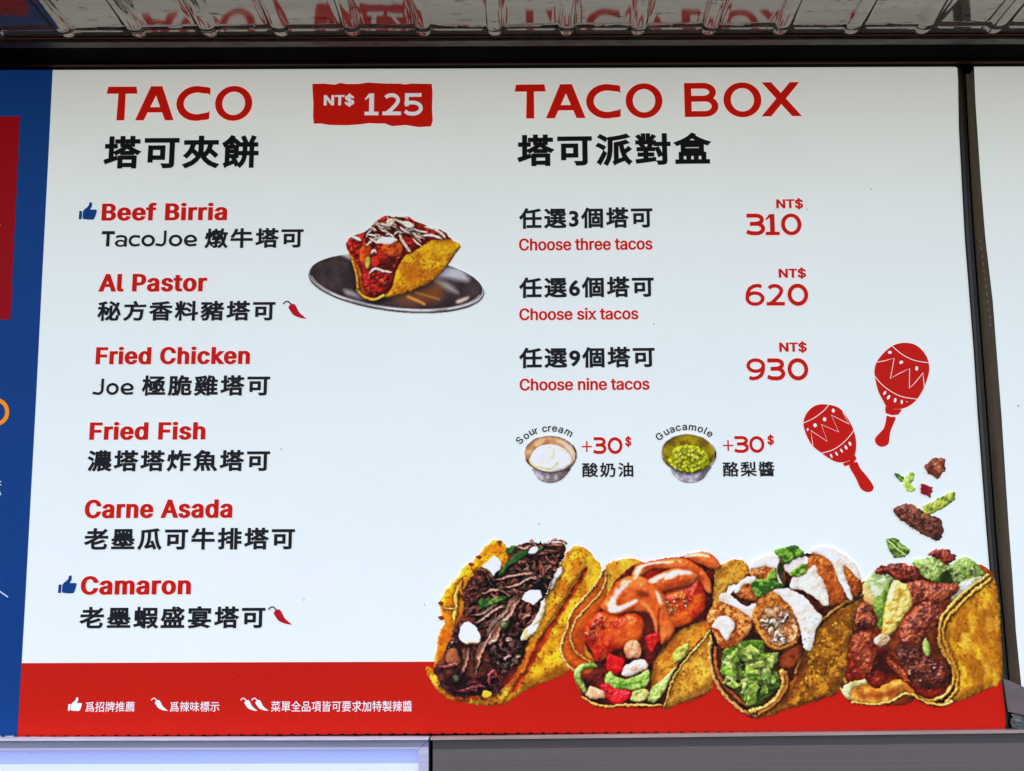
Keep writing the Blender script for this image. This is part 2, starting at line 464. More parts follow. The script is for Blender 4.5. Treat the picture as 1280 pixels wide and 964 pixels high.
# ------------------------------------------------------------------ the printed food
SHELL = dict(n=(3.2, 0.8), mix=(14, 1.1), amb=0.60)
MEAT = [(154, 82, 60), (184, 108, 80), (126, 60, 44), (204, 136, 104), (98, 44, 36), (162, 90, 68)]

def taco_shredded_beef(board):
    p = Print(526, 664, 768, 893, 520, 660, 4.016)
    YEL, ORG = (226, 166, 30), (176, 104, 16)
    # rear wall
    p.blob([(90, 700), (105, 590), (120, 520), (140, 470), (122, 420), (120, 370), (152, 305), (205, 248), (240, 195), (310, 140), (350, 85), (385, 63), (425, 66), (455, 95), (480, 125), (470, 240), (330, 330), (240, 500), (190, 640), (120, 720)],
           (226, 170, 28), 'shell', (192, 112, 16), dome=5, H=3, rough=1.0, spots=(2.3, .635, (90, 40, 10), .7), rim=(3, (246, 206, 90), 0.5), shadow=0, **SHELL)
    p.tone([(130, 420), (190, 330), (230, 380), (210, 560), (120, 690), (110, 600)], (168, 74, 10), 0.6, 8)
    p.strand([(190, 480), (200, 400), (205, 330), (225, 265)], 2.4, (238, 176, 70), 'shell', spec=0.2)
    p.strand([(235, 340), (222, 300), (232, 262)], 2.6, (206, 110, 26), 'shell', spec=0.1)
    p.strand([(140, 400), (165, 408), (190, 408)], 1.6, (232, 170, 80), 'shell', spec=0.2)
    for q in [(315, 145), (418, 72), (128, 455), (122, 378), (275, 180)]:
        p.blob([(q[0] - 14, q[1]), (q[0], q[1] - 11), (q[0] + 15, q[1] - 3), (q[0] + 5, q[1] + 12)], (112, 48, 14), 'shell', dome=3, H=2, shadow=0.2)
    # front wall, outer face
    p.blob([(240, 872), (300, 884), (432, 886), (510, 838), (600, 790), (690, 757), (760, 720), (810, 640), (870, 470), (925, 300), (930, 190), (905, 160), (860, 110), (830, 90), (790, 92), (755, 130), (700, 230), (650, 340), (600, 500), (545, 610), (500, 720), (430, 800), (330, 850)],
           (222, 164, 30), 'shell', (170, 106, 16), dome=9, H=4, rough=0.8, spots=(2.3, .635, (74, 40, 12), .7), shadow=0, **SHELL)
    p.tone([(500, 840), (600, 790), (690, 757), (760, 720), (790, 640), (690, 700), (560, 770)], (96, 54, 10), 0.62, 9)
    p.tone([(860, 120), (925, 200), (925, 300), (880, 330), (840, 250)], (216, 176, 40), 0.5, 9)
    # groove between the two layers of the front wall
    p.blob([(470, 815), (520, 740), (580, 640), (620, 560), (680, 470), (740, 380), (800, 280), (850, 200), (862, 205), (815, 300), (750, 400), (690, 500), (650, 570), (600, 660), (545, 750), (500, 820)],
           (176, 62, 16), 'shell', (120, 34, 12), dome=4, H=-3, n=(4, .5), mix=(8, 1), shadow=0.1)
    p.blob([(530, 720), (575, 610), (615, 545), (640, 470), (690, 370), (725, 280), (760, 170), (792, 120), (835, 130), (850, 190), (800, 270), (740, 370), (680, 460), (620, 555), (580, 640), (545, 720)],
           (212, 156, 34), 'shell', (178, 104, 20), dome=6, H=4, rough=0.6, spots=(2.3, .635, (100, 52, 14), .7), **SHELL)
    # bottom lip
    p.blob([(46, 712), (62, 695), (95, 720), (120, 770), (165, 825), (240, 850), (330, 846), (400, 842), (432, 810), (470, 760), (490, 780), (432, 884), (300, 884), (240, 872), (165, 862), (110, 812), (62, 752)],
           (220, 172, 46), 'shell', (176, 104, 18), dome=5, H=3.5, rough=0.9, spots=(2.3, .635, (90, 36, 14), .7), shadow=0.2, **SHELL)
    p.crumbs([(150, 815), (240, 840), (400, 830), (380, 860), (240, 862), (160, 850)], 22, 1.6, [(190, 60, 30), (220, 120, 50), (160, 40, 20)], 'shell', 3)
    # filling
    body = [(88, 715), (105, 680), (160, 590), (190, 520), (215, 460), (240, 400), (238, 330), (265, 262), (320, 215), (400, 235), (450, 180), (470, 120), (500, 88), (575, 75), (640, 72), (700, 78), (748, 90), (745, 135), (720, 180), (690, 250), (650, 320), (628, 400), (600, 500), (560, 590), (520, 690), (470, 770), (400, 835), (300, 845), (220, 850), (150, 820), (110, 770)]
    p.blob(body, (104, 48, 34), 'beef', (54, 22, 18), dome=8, H=5, n=(3, 1.4), mix=(8, 1.3), shadow=0.45, spec=0.06, rough=1.5)
    def ang(q):
        X, Y = (q - p.o) * p.s
        return -1.0 if Y > 380 else (-0.35 if Y > 200 else -0.1)
    p.shreds([(270, 270), (330, 225), (440, 215), (560, 130), (700, 110), (735, 140), (690, 240), (640, 330), (560, 330), (430, 350), (300, 360)], 110, 13, 1.0, MEAT, 'beef', 11, ang, 0.75)
    p.shreds([(250, 380), (330, 300), (560, 300), (600, 420), (560, 560), (500, 680), (380, 700), (380, 560), (300, 480)], 110, 18, 1.05, MEAT, 'beef', 12, ang, 0.45)
    p.shreds([(380, 600), (420, 560), (520, 480), (560, 500), (540, 600), (490, 710), (410, 700)], 70, 8, 1.0, [(150, 100, 84), (110, 60, 50), (170, 124, 104), (84, 42, 38)], 'beef', 13, ang, 0.9, spec=0.4)
    p.crumbs([(170, 560), (215, 470), (245, 470), (230, 560), (190, 620), (160, 640)], 34, 1.6, [(120, 84, 84), (80, 44, 44), (150, 116, 112), (60, 30, 34)], 'beef', 14, spec=0.5)
    p.crumbs([(255, 300), (330, 225), (330, 300), (270, 420), (245, 420)], 30, 1.9, [(120, 60, 46), (92, 40, 32), (140, 76, 56)], 'beef', 15)
    # long strands hanging in front
    p.blob([(150, 640), (190, 600), (215, 640), (222, 680), (170, 690)], (140, 82, 50), 'beef', (112, 58, 36), dome=5, H=3, n=(3, .8))
    for a, b, c, d, w in [((500, 340), (450, 420), (390, 480), (350, 540), 3.4), ((515, 350), (470, 440), (400, 500), (360, 590), 3.0), ((420, 470), (395, 560), (330, 600), (300, 720), 4.6), ((395, 500), (350, 580), (320, 640), (310, 700), 2.6),
                          ((235, 600), (245, 660), (240, 710), (215, 755), 2.6), ((262, 600), (255, 660), (245, 700), (225, 740), 2.2), ((285, 440), (340, 430), (380, 400), (410, 380), 2.6), ((300, 480), (350, 450), (400, 410), (450, 390), 2.2),
                          ((575, 62), (600, 90), (640, 85), (758, 82), 2.6), ((480, 95), (540, 100), (600, 88), (640, 95), 2.4), ((640, 80), (690, 62), (730, 62), (756, 82), 2.4), ((578, 55), (580, 75), (600, 95), (610, 120), 2.2),
                          ((330, 330), (400, 310), (440, 325), (470, 340), 2.6), ((390, 260), (450, 250), (520, 235), (600, 230), 2.6), ((430, 300), (500, 290), (560, 260), (610, 250), 2.4)]:
        for o in (-.9, -.1, .8):
            f = lambda q, s: (q[0] + o * w * 1.5 + s, q[1] + o * w * 1.2 - s)
            p.strand([f(a, o * 5), f(b, 0), f(c, 3 * o), f(d, -o * 6)], w * .45, [MEAT[1], MEAT[3], (176, 118, 92)][int(o * 3) % 3], 'beef', spec=0.4, shadow=0.4)
    p.tone([(150, 740), (260, 720), (300, 760), (400, 700), (430, 700), (380, 800), (220, 810), (140, 780)], (24, 8, 12), 0.72, 10)
    p.tone([(590, 280), (640, 260), (650, 300), (620, 330)], (12, 8, 10), 0.85, 5)
    p.shreds([(130, 790), (260, 790), (400, 770), (460, 730), (420, 810), (300, 838), (180, 830)], 20, 20, 1.0, [(104, 40, 44), (84, 26, 34), (130, 60, 56)], 'beef', 16, 0.05, 0.25, spec=0.3)
    p.strand([(105, 698), (150, 700), (190, 690), (205, 684)], 2.2, (130, 62, 52), 'beef')
    p.strand([(375, 790), (370, 750), (390, 725), (400, 750)], 2.4, (128, 52, 50), 'beef')
    p.tone([(440, 770), (520, 690), (600, 560), (620, 570), (540, 710), (470, 800)], (150, 30, 18), 0.5, 8)
    p.blob([(330, 830), (345, 815), (372, 820), (372, 845), (345, 850)], (208, 160, 40), 'shell', dome=3, H=2, n=(2, 1))
    # fresh cheese
    CH = dict(c2=(214, 216, 222), dome=2.5, H=1.2, n=(2.2, .5), mix=(5, 1.2), smooth=False, shadow=0.55, amb=0.7)
    for q in ([(333, 195), (360, 165), (392, 140), (412, 150), (432, 178), (420, 208), (388, 242), (372, 215)], [(528, 356), (548, 322), (575, 312), (622, 310), (634, 345), (592, 388), (560, 374)], [(214, 548), (220, 500), (240, 476), (262, 468), (306, 500), (326, 546), (318, 574), (252, 578), (235, 574)]):
        p.blob(q, (240, 242, 248), 'cheese', **CH)
    p.tone([(252, 560), (320, 560), (318, 576), (250, 580)], (206, 186, 120), 0.6, 4)
    p.blob([(526, 552), (545, 510), (590, 470), (615, 420), (628, 372), (648, 365), (642, 430), (615, 500), (580, 540), (548, 565)], (226, 222, 206), 'cheese', (170, 150, 96), dome=4, H=2, n=(2.5, 1), mix=(6, 1.4), spec=0.2)
    p.blob([(664, 300), (690, 245), (715, 205), (738, 195), (732, 225), (705, 260), (684, 310)], (224, 216, 200), 'cheese', (170, 140, 100), dome=3, H=2, n=(2.5, 1), mix=(6, 1.2))
    p.blob([(565, 125), (580, 100), (605, 96), (612, 115), (590, 130)], (228, 228, 220), 'cheese', dome=2, H=1.5)
    p.tone([(640, 320), (662, 300), (682, 240), (700, 230), (660, 340)], (14, 8, 10), 0.7, 5)
    # leaves
    LF = dict(c2=(30, 62, 20), dome=2.5, H=2, n=(2.4, 1.2), mix=(5, 1.3), shadow=0.5)
    p.blob([(314, 378), (328, 352), (345, 362), (400, 350), (452, 345), (440, 362), (380, 388), (345, 400), (322, 412)], (96, 122, 50), 'herb', **LF)
    p.blob([(412, 240), (440, 195), (480, 150), (520, 120), (556, 108), (560, 128), (520, 165), (470, 190), (440, 226)], (52, 84, 34), 'herb', **LF)
    p.blob([(446, 120), (462, 98), (500, 88), (492, 112), (468, 132)], (60, 84, 30), 'herb', **LF)
    p.blob([(608, 110), (622, 98), (636, 102), (622, 120)], (96, 128, 60), 'herb', **LF)
    p.blob([(420, 490), (432, 470), (458, 468), (466, 488), (450, 508), (428, 508)], (84, 92, 44), 'herb', c2=(40, 50, 20), dome=4, H=4, spec=0.3, n=(2, .8), mix=(4, 1))
    p.blob([(190, 745), (205, 735), (215, 760), (200, 770)], (60, 70, 46), 'herb', dome=2, H=1.5)
    return p.finish('taco_picture', board, 'printed taco with dark shredded beef and white cheese chunks', -0.0024)

def taco_shrimp(board):
    p = Print(694, 684, 940, 893, 690, 670, 4.19)
    p.blob([(60, 600), (80, 500), (150, 370), (270, 210), (300, 140), (480, 140), (700, 120), (860, 150), (880, 300), (838, 480), (836, 790), (620, 890), (300, 890), (160, 820), (120, 720)], (96, 44, 16), 'shell', (64, 26, 10), shadow=0, H=0)
    # rear flap and rear wall
    p.blob([(815, 470), (800, 300), (830, 165), (880, 150), (960, 120), (1010, 140), (1030, 200), (990, 250), (930, 260), (900, 330), (860, 480)], (196, 146, 50), 'shell', (170, 110, 30), dome=6, H=4, rough=0.8, spots=(2.3, .635, (104, 60, 20), .7), shadow=0, **SHELL)
    p.blob([(120, 700), (85, 620), (95, 520), (150, 410), (220, 320), (262, 270), (278, 200), (290, 150), (340, 128), (400, 118), (470, 132), (560, 160), (520, 300), (300, 480), (220, 700)], (204, 156, 44), 'shell', (178, 112, 22), dome=6, H=4, rough=0.8, spots=(2.3, .635, (94, 56, 16), .7), shadow=0, **SHELL)
    # left wall: two pale rims over a red-orange inside
    p.blob([(40, 560), (72, 485), (95, 410), (140, 345), (200, 290), (245, 215), (275, 180), (285, 230), (280, 330), (200, 470), (170, 600), (230, 680), (200, 740), (260, 870), (200, 880), (152, 830), (122, 780), (118, 720), (60, 660), (42, 610)],
           (186, 92, 22), 'shell', (150, 58, 12), dome=5, H=3, rough=0.6, shadow=0.1, **SHELL)
    p.strand([(118, 712), (62, 650), (46, 590), (76, 490), (100, 412), (150, 342), (210, 285), (250, 212), (276, 178)], 1.8, (216, 160, 84), 'shell', spec=0.12, taper=False, shadow=0.25)
    p.strand([(200, 664), (120, 600), (100, 530), (115, 460), (160, 400), (230, 330), (268, 270), (285, 200)], 1.5, (206, 146, 70), 'shell', spec=0.12, taper=False, shadow=0.3)
    p.tone([(130, 600), (120, 520), (180, 410), (260, 340), (230, 440), (170, 560), (200, 650)], (150, 50, 10), 0.5, 7)
    # front right flap, outer face, then its folded inner wall
    p.blob([(580, 905), (600, 860), (625, 760), (700, 640), (780, 545), (832, 492), (838, 600), (842, 700), (836, 800), (780, 832), (690, 868), (610, 902)], (204, 152, 48), 'shell', (160, 106, 28), dome=10, H=5, rough=0.7, spots=(2.3, .635, (92, 54, 18), .7), shadow=0, **SHELL)
    p.tone([(610, 900), (700, 862), (836, 800), (842, 720), (760, 800), (660, 850)], (84, 50, 14), 0.55, 8)
    p.blob([(518, 790), (522, 690), (580, 590), (660, 492), (740, 452), (805, 440), (824, 462), (826, 495), (770, 550), (700, 625), (640, 700), (600, 740), (545, 800)], (190, 126, 36), 'shell', (156, 86, 20), dome=8, H=-4, rough=0.7, spots=(2.3, .635, (112, 54, 16), .7), **SHELL)
    # filling ground
    p.blob([(170, 560), (190, 450), (280, 350), (330, 240), (440, 150), (640, 110), (800, 110), (850, 200), (825, 400), (740, 460), (620, 520), (540, 640), (520, 790), (560, 880), (380, 895), (260, 880), (170, 840), (150, 740), (230, 700), (210, 640)], (96, 26, 16), 'filling', (54, 16, 12), dome=8, H=3, n=(4, 1), mix=(9, 1.2), spec=0.05, shadow=0.3)
    # shrimps
    SH = dict(n=(3.5, .8), mix=(10, 1.2), spec=0.35, shin=40, shadow=0.55)
    p.blob([(575, 330), (640, 280), (720, 250), (772, 205), (802, 280), (800, 380), (745, 442), (660, 482), (600, 450)], (202, 86, 24), 'shrimp', (160, 34, 16), dome=16, H=10, **SH)
    p.crumbs([(590, 340), (700, 310), (740, 350), (660, 400), (610, 410)], 26, 1.5, [(220, 110, 60), (236, 160, 110), (190, 60, 30)], 'shrimp', 21, spec=0.5)
    p.blob([(168, 545), (182, 460), (250, 395), (330, 415), (440, 405), (478, 450), (468, 530), (420, 582), (330, 605), (262, 655), (222, 652), (205, 600)], (196, 74, 22), 'shrimp', (146, 26, 14), dome=16, H=11, **SH)
    p.crumbs([(180, 500), (220, 430), (270, 410), (290, 470), (230, 530), (190, 560)], 26, 1.6, [(214, 96, 52), (236, 150, 110), (176, 40, 24), (120, 30, 26)], 'shrimp', 22, spec=0.5)
    p.tone([(330, 480), (400, 440), (470, 450), (450, 540), (380, 570), (320, 560)], (206, 104, 30), 0.45, 10)
    p.blob([(430, 215), (445, 150), (520, 130), (600, 120), (660, 140), (590, 200), (520, 250)], (176, 40, 24), 'shrimp', (140, 20, 14), dome=8, H=4, n=(2.2, 1.4), spec=0.3, shin=50)
    # sauce
    SA = dict(n=(9, .55), mix=(16, .9), spec=0.5, shin=60, shadow=0.55, octv=2)
    p.blob([(676, 108), (760, 84), (825, 90), (872, 130), (882, 168), (840, 172), (780, 150), (720, 128)], (206, 108, 48), 'sauce', (182, 72, 26), dome=9, H=6, **SA)
    p.blob([(418, 216), (440, 160), (500, 132), (600, 120), (690, 118), (770, 160), (826, 226), (838, 300), (806, 290), (770, 230), (690, 190), (600, 172), (520, 178), (462, 214)], (206, 104, 44), 'sauce', (176, 66, 24), dome=8, H=6, **SA)
    p.blob([(498, 240), (560, 200), (640, 170), (720, 180), (765, 215), (720, 262), (640, 282), (580, 300), (540, 280)], (208, 106, 52), 'sauce', (170, 66, 26), dome=14, H=9, **SA)
    p.blob([(258, 372), (275, 330), (330, 255), (385, 214), (460, 210), (535, 248), (588, 310), (608, 400), (642, 470), (634, 520), (592, 566), (568, 560), (562, 490), (552, 500), (546, 506), (533, 470), (518, 430), (496, 408), (440, 396), (400, 402), (340, 414), (290, 408)], (206, 104, 44), 'sauce', (168, 62, 20), dome=16, H=10, **SA)
    p.tone([(462, 398), (505, 400), (532, 452), (546, 506), (518, 500), (486, 450)], (66, 20, 10), .85, 4)
    p.line([(470, 350), (500, 372), (530, 420), (548, 500)], 2.4, (214, 128, 66), .6)
    p.tone([(440, 300), (470, 285), (510, 305), (500, 325), (460, 322)], (86, 28, 12), .7, 5)
    p.line([(560, 380), (556, 440), (560, 490)], 1.6, (96, 30, 12), .6)
    for q in ([(294, 390), (300, 345), (330, 300), (375, 250), (402, 236), (394, 262), (348, 312), (334, 350), (350, 366), (404, 346), (440, 332), (446, 346), (392, 378), (332, 402)], [(540, 290), (560, 305), (578, 352), (562, 350)], [(505, 235), (560, 205), (600, 195), (570, 220), (530, 248)], [(590, 215), (640, 180), (712, 182), (730, 200), (660, 205), (620, 228)], [(432, 200), (450, 165), (470, 158), (462, 190), (440, 214)]):
        p.tone(q, (246, 214, 196), .82, 3)
    for a, b, c in [((450, 165), (520, 145), (600, 138)), ((700, 110), (760, 98), (820, 108)), ((440, 180), (445, 210), (430, 225))]:
        p.line([a, b, c], 1.7, (246, 214, 190), 0.75)
    for a, b, c in [((580, 300), (660, 285), (730, 262))]:
        p.line([a, b, c], 2.6, (92, 26, 10), 0.6)
    # vegetables
    V = dict(n=(3, .8), mix=(6, 1.1), shadow=0.55)
    p.blob([(490, 525), (560, 498), (566, 545), (522, 612), (496, 590)], (176, 28, 22), 'tomato', (140, 14, 16), dome=4, H=3, smooth=False, spec=.2, **V)
    p.blob([(374, 600), (400, 552), (450, 552), (470, 600), (458, 642), (430, 640), (400, 645)], (208, 150, 108), 'onion', (184, 110, 70), dome=6, H=5, spec=.2, **V)
    p.blob([(284, 640), (300, 614), (386, 648), (372, 704), (334, 736), (286, 704)], (190, 26, 24), 'tomato', (150, 14, 16), dome=4, H=3, smooth=False, spec=.15, **V)
    p.blob([(366, 722), (385, 680), (430, 655), (480, 650), (505, 690), (450, 722), (400, 738)], (226, 206, 184), 'onion', (196, 150, 120), dome=7, H=5, spec=.2, **V)
    LT = dict(dome=4, H=4, n=(4, 1.4), mix=(7, 1.4), spec=.12, shadow=0.5)
    p.blob([(112, 715), (150, 674), (220, 668), (234, 690), (176, 700), (152, 740), (182, 800), (170, 822), (130, 772)], (156, 172, 88), 'lettuce', (98, 124, 44), **LT)
    p.blob([(500, 852), (520, 800), (590, 740), (645, 688), (610, 780), (550, 865), (512, 868)], (180, 188, 100), 'lettuce', (122, 146, 56), **LT)
    p.blob([(634, 612), (690, 570), (718, 572), (696, 632), (640, 672)], (176, 168, 76), 'lettuce', (134, 132, 44), **LT)
    p.blob([(276, 745), (308, 708), (335, 738), (390, 748), (450, 730), (508, 700), (512, 762), (478, 800), (380, 806), (300, 796)], (146, 172, 76), 'lettuce', (90, 126, 38), **LT)
    p.line([(300, 770), (380, 778), (470, 760)], 1.2, (70, 110, 20), 0.6)
    p.blob([(408, 852), (425, 812), (488, 800), (508, 830), (470, 872), (422, 868)], (192, 182, 108), 'lettuce', (142, 148, 66), **LT)
    p.blob([(252, 792), (288, 770), (330, 800), (412, 815), (404, 850), (342, 890), (290, 852)], (196, 30, 30), 'tomato', (150, 12, 18), dome=6, H=4, n=(2.5, 1.4), mix=(5, 1.2), spec=.35, shadow=.4)
    p.blob([(174, 832), (200, 782), (275, 812), (282, 850), (200, 856)], (222, 176, 130), 'onion', (196, 140, 96), dome=5, H=4, smooth=False, spec=.15, **V)
    p.strand([(160, 842), (210, 878), (300, 893), (385, 886), (400, 892), (480, 888), (575, 892)], 1.7, (206, 150, 66), 'shell', taper=False, shadow=.3)
    p.strand([(590, 890), (612, 830), (630, 765), (700, 650), (780, 560), (830, 500)], 1.4, (196, 144, 62), 'shell', taper=False, shadow=.4)
    return p.finish('taco_picture', board, 'printed taco with glossy orange sauced shrimp and lettuce', -0.0030)

def taco_chicken(board):
    p = Print(880, 676, 1082, 900, 870, 670, 4.016)
    BR, BD = (182, 122, 30), (116, 66, 14)
    p.blob([(90, 480), (80, 400), (180, 300), (260, 200), (400, 110), (600, 90), (790, 200), (826, 300), (740, 600), (700, 780), (430, 870), (300, 900), (120, 740)], (84, 38, 16), 'shell', (52, 22, 10), shadow=0, H=0)
    p.blob([(150, 330), (280, 200), (600, 110), (800, 200), (836, 300), (760, 330), (620, 440), (520, 640), (420, 830), (300, 908), (230, 880), (160, 822), (105, 752), (76, 662), (64, 580), (76, 505)], (122, 56, 20), 'shell', (76, 30, 12), dome=8, H=3, shadow=0, rough=.5, **SHELL)
    p.strand([(80, 505), (68, 580), (78, 660), (108, 748), (165, 820), (232, 876), (300, 902)], 2.6, (206, 150, 78), 'shell', taper=False)
    p.strand([(100, 560), (100, 650), (135, 740), (190, 800), (260, 860)], 2.2, (158, 84, 40), 'shell', taper=False)
    p.blob([(836, 302), (770, 325), (690, 372), (622, 432), (592, 500), (545, 590), (505, 680), (450, 775), (400, 850), (300, 908), (370, 906), (430, 880), (520, 852), (620, 822), (705, 790), (745, 700), (768, 560), (790, 420)], BR, 'shell', BD, dome=9, H=6, rough=1.0,
           n=(3.4, 1.3), mix=(12, 1.3), spots=(2.3, .635, (70, 36, 10), .7), shadow=.2)
    p.strand([(832, 300), (760, 335), (680, 385), (620, 440), (580, 520), (540, 600), (500, 690)], 2.4, (178, 112, 40), 'shell', taper=False)
    p.crumbs([(560, 640), (640, 480), (740, 400), (740, 560), (640, 720), (520, 800), (480, 790)], 70, 1.6, [(184, 126, 34), (206, 150, 48), (120, 70, 16), (92, 50, 14)], 'shell', 31, spec=0, shadow=.2)
    p.tone([(330, 905), (430, 820), (500, 690), (540, 620), (560, 640), (500, 790), (440, 860)], (70, 26, 8), .65, 9)
    p.tone([(420, 885), (620, 825), (705, 790), (730, 700), (640, 790), (480, 850)], (64, 34, 8), .5, 8)
    # filling ground
    p.blob([(75, 500), (90, 380), (180, 280), (260, 190), (400, 130), (600, 110), (760, 180), (825, 300), (740, 330), (620, 430), (560, 560), (500, 640), (420, 600), (300, 560), (180, 590), (110, 570)], (84, 38, 18), 'filling', (44, 18, 10), dome=8, H=3, n=(4, 1.2), mix=(8, 1.2), shadow=.2)
    p.blob([(395, 640), (450, 580), (520, 550), (540, 580), (500, 650), (440, 670)], (120, 52, 22), 'filling', (84, 34, 14), dome=5, H=3, n=(2.5, 1.2), mix=(6, 1))
    CR = dict(n=(3.2, 1.7), mix=(4.5, 1.6), shadow=.55, rough=1.0, spec=.12)
    CK, CK2 = (214, 138, 66), (138, 64, 20)
    WH = dict(c2=(204, 184, 158), n=(6, .7), mix=(9, 1.0), spec=.10, shin=30, shadow=.45, amb=.78, rough=.5)
    # pieces behind
    p.blob([(272, 200), (285, 140), (370, 105), (432, 130), (450, 200), (440, 260), (380, 250), (330, 215)], CK, 'chicken', CK2, dome=9, H=6, **CR)
    p.blob([(272, 160), (300, 120), (380, 98), (430, 128), (438, 190), (436, 250), (412, 230), (395, 170), (350, 152), (300, 165)], (226, 214, 196), 'cream', dome=5, H=4, **WH)
    p.blob([(440, 150), (480, 110), (550, 100), (580, 150), (540, 190), (470, 190)], (234, 226, 214), 'cream', dome=5, H=4, **WH)
    p.blob([(192, 275), (230, 222), (300, 205), (310, 260), (306, 330), (250, 322), (205, 302)], (182, 104, 48), 'chicken', (130, 58, 24), dome=8, H=5, **CR)
    p.blob([(190, 280), (215, 232), (268, 205), (300, 208), (292, 236), (240, 244), (214, 282)], (224, 212, 194), 'cream', dome=4, H=4, **WH)
    p.blob([(556, 160), (580, 92), (640, 72), (720, 120), (780, 170), (815, 220), (824, 288), (790, 312), (700, 345), (640, 350), (585, 300), (560, 240)], (186, 106, 40), 'chicken', (136, 62, 22), dome=14, H=9, **CR)
    p.tone([(640, 170), (700, 220), (740, 310), (690, 340), (660, 260), (620, 200)], (150, 62, 20), .5, 7)
    p.blob([(575, 84), (620, 52), (690, 62), (750, 100), (806, 150), (826, 212), (800, 205), (752, 150), (742, 180), (784, 300), (764, 312), (716, 220), (676, 130), (620, 96)], (230, 222, 208), 'cream', dome=5, H=4, **WH)
    p.blob([(470, 262), (488, 205), (540, 190), (594, 150), (612, 190), (642, 225), (668, 340), (640, 346), (584, 300), (530, 272)], (236, 220, 196), 'cream', dome=7, H=5, **WH)
    # left piece
    p.blob([(54, 415), (96, 335), (150, 300), (222, 340), (285, 400), (278, 470), (222, 545), (160, 578), (110, 540), (84, 480)], CK, 'chicken', CK2, dome=10, H=7, **CR)
    p.blob([(112, 305), (150, 282), (200, 320), (252, 352), (300, 340), (290, 420), (262, 400), (200, 360), (130, 330)], (226, 214, 196), 'cream', dome=4, H=4, **WH)
    p.blob([(80, 455), (112, 408), (150, 405), (192, 430), (188, 468), (160, 520), (132, 505), (112, 470)], (228, 206, 186), 'cream', dome=5, H=4, **WH)
    # rolled piece in the middle
    p.blob([(284, 420), (300, 345), (340, 295), (400, 270), (470, 300), (520, 370), (536, 470), (500, 545), (430, 575), (370, 562), (325, 510)], (188, 116, 44), 'chicken', (132, 70, 20), dome=11, H=8, **CR)
    p.blob([(325, 420), (345, 370), (400, 350), (460, 370), (500, 430), (505, 500), (450, 540), (390, 540), (350, 490)], (206, 164, 118), 'chicken', (150, 88, 46), dome=6, H=-3, n=(3, 1.4), mix=(4, 1.5), shadow=.1)
    p.shreds([(330, 410), (360, 370), (450, 375), (480, 460), (470, 520), (400, 540), (360, 490)], 12, 9, 2.2, [(232, 210, 176), (220, 184, 140), (238, 222, 196)], 'chicken', 33, -0.35, .4, spec=.0, fibres=1)
    p.line([(300, 400), (320, 480), (370, 545), (430, 560), (500, 530)], 1.5, (222, 160, 80), .5)
    p.blob([(386, 275), (440, 262), (500, 280), (560, 320), (600, 370), (634, 410), (604, 470), (590, 530), (574, 578), (545, 565), (528, 490), (508, 420), (470, 345), (420, 300)], (228, 219, 204), 'cream', dome=9, H=7, **WH)
    p.crumbs([(520, 400), (600, 400), (590, 470), (550, 540), (530, 470)], 16, .8, [(150, 140, 110), (120, 110, 80)], 'cream', 34, H=1, spec=0, shadow=.1)
    # herbs
    G = dict(dome=3, H=3, n=(3, 1.6), mix=(5, 1.4), shadow=.45, rough=.8)
    p.blob([(390, 78), (430, 60), (500, 48), (548, 96), (500, 116), (450, 142), (425, 110)], (104, 140, 44), 'herb', (44, 74, 18), **G)
    p.blob([(468, 192), (520, 150), (556, 140), (548, 186), (500, 206)], (130, 156, 60), 'herb', (64, 96, 26), **G)
    p.blob([(278, 242), (315, 212), (350, 220), (375, 180), (400, 165), (408, 230), (450, 240), (430, 262), (380, 270), (350, 295), (310, 310), (290, 285)], (110, 142, 50), 'herb', (44, 74, 20), **G)
    p.blob([(420, 120), (436, 150), (440, 215), (450, 250), (425, 225), (405, 170)], (74, 60, 34), 'herb', (36, 40, 16), **G)
    # lettuce
    LT = dict(dome=6, H=6, n=(5, 1.8), mix=(8, 1.5), spec=.12, shadow=.6)
    for q, c, d in [([(126, 680), (140, 595), (200, 560), (230, 640), (220, 690), (160, 712)], (164, 184, 70), (96, 126, 30)), ([(200, 560), (240, 532), (330, 526), (344, 580), (330, 630), (260, 640), (220, 600)], (136, 160, 56), (70, 100, 24)),
                    ([(330, 600), (370, 585), (412, 600), (396, 660), (350, 690), (310, 650)], (150, 176, 66), (84, 116, 30)), ([(180, 640), (240, 640), (300, 680), (330, 720), (260, 730), (190, 700)], (120, 146, 50), (50, 76, 18)),
                    ([(158, 740), (180, 690), (240, 720), (310, 730), (300, 790), (230, 780)], (170, 184, 76), (100, 126, 34)), ([(310, 730), (350, 670), (412, 690), (412, 750), (370, 760)], (188, 196, 96), (124, 146, 46)),
                    ([(230, 790), (300, 780), (390, 760), (380, 800), (330, 830), (300, 860), (262, 852), (235, 820)], (160, 172, 74), (92, 112, 32))]:
        p.blob(q, c, 'lettuce', d, **LT)
    LQ = [(126, 680), (140, 595), (200, 548), (260, 528), (335, 528), (350, 585), (408, 596), (398, 665), (412, 700), (410, 755), (370, 798), (300, 858), (262, 852), (228, 800), (160, 742)]
    p.tone(LQ, (44, 70, 14), .75, 5)
    rs = np.random.RandomState(36); C0 = p.t([(270, 690)])[0]
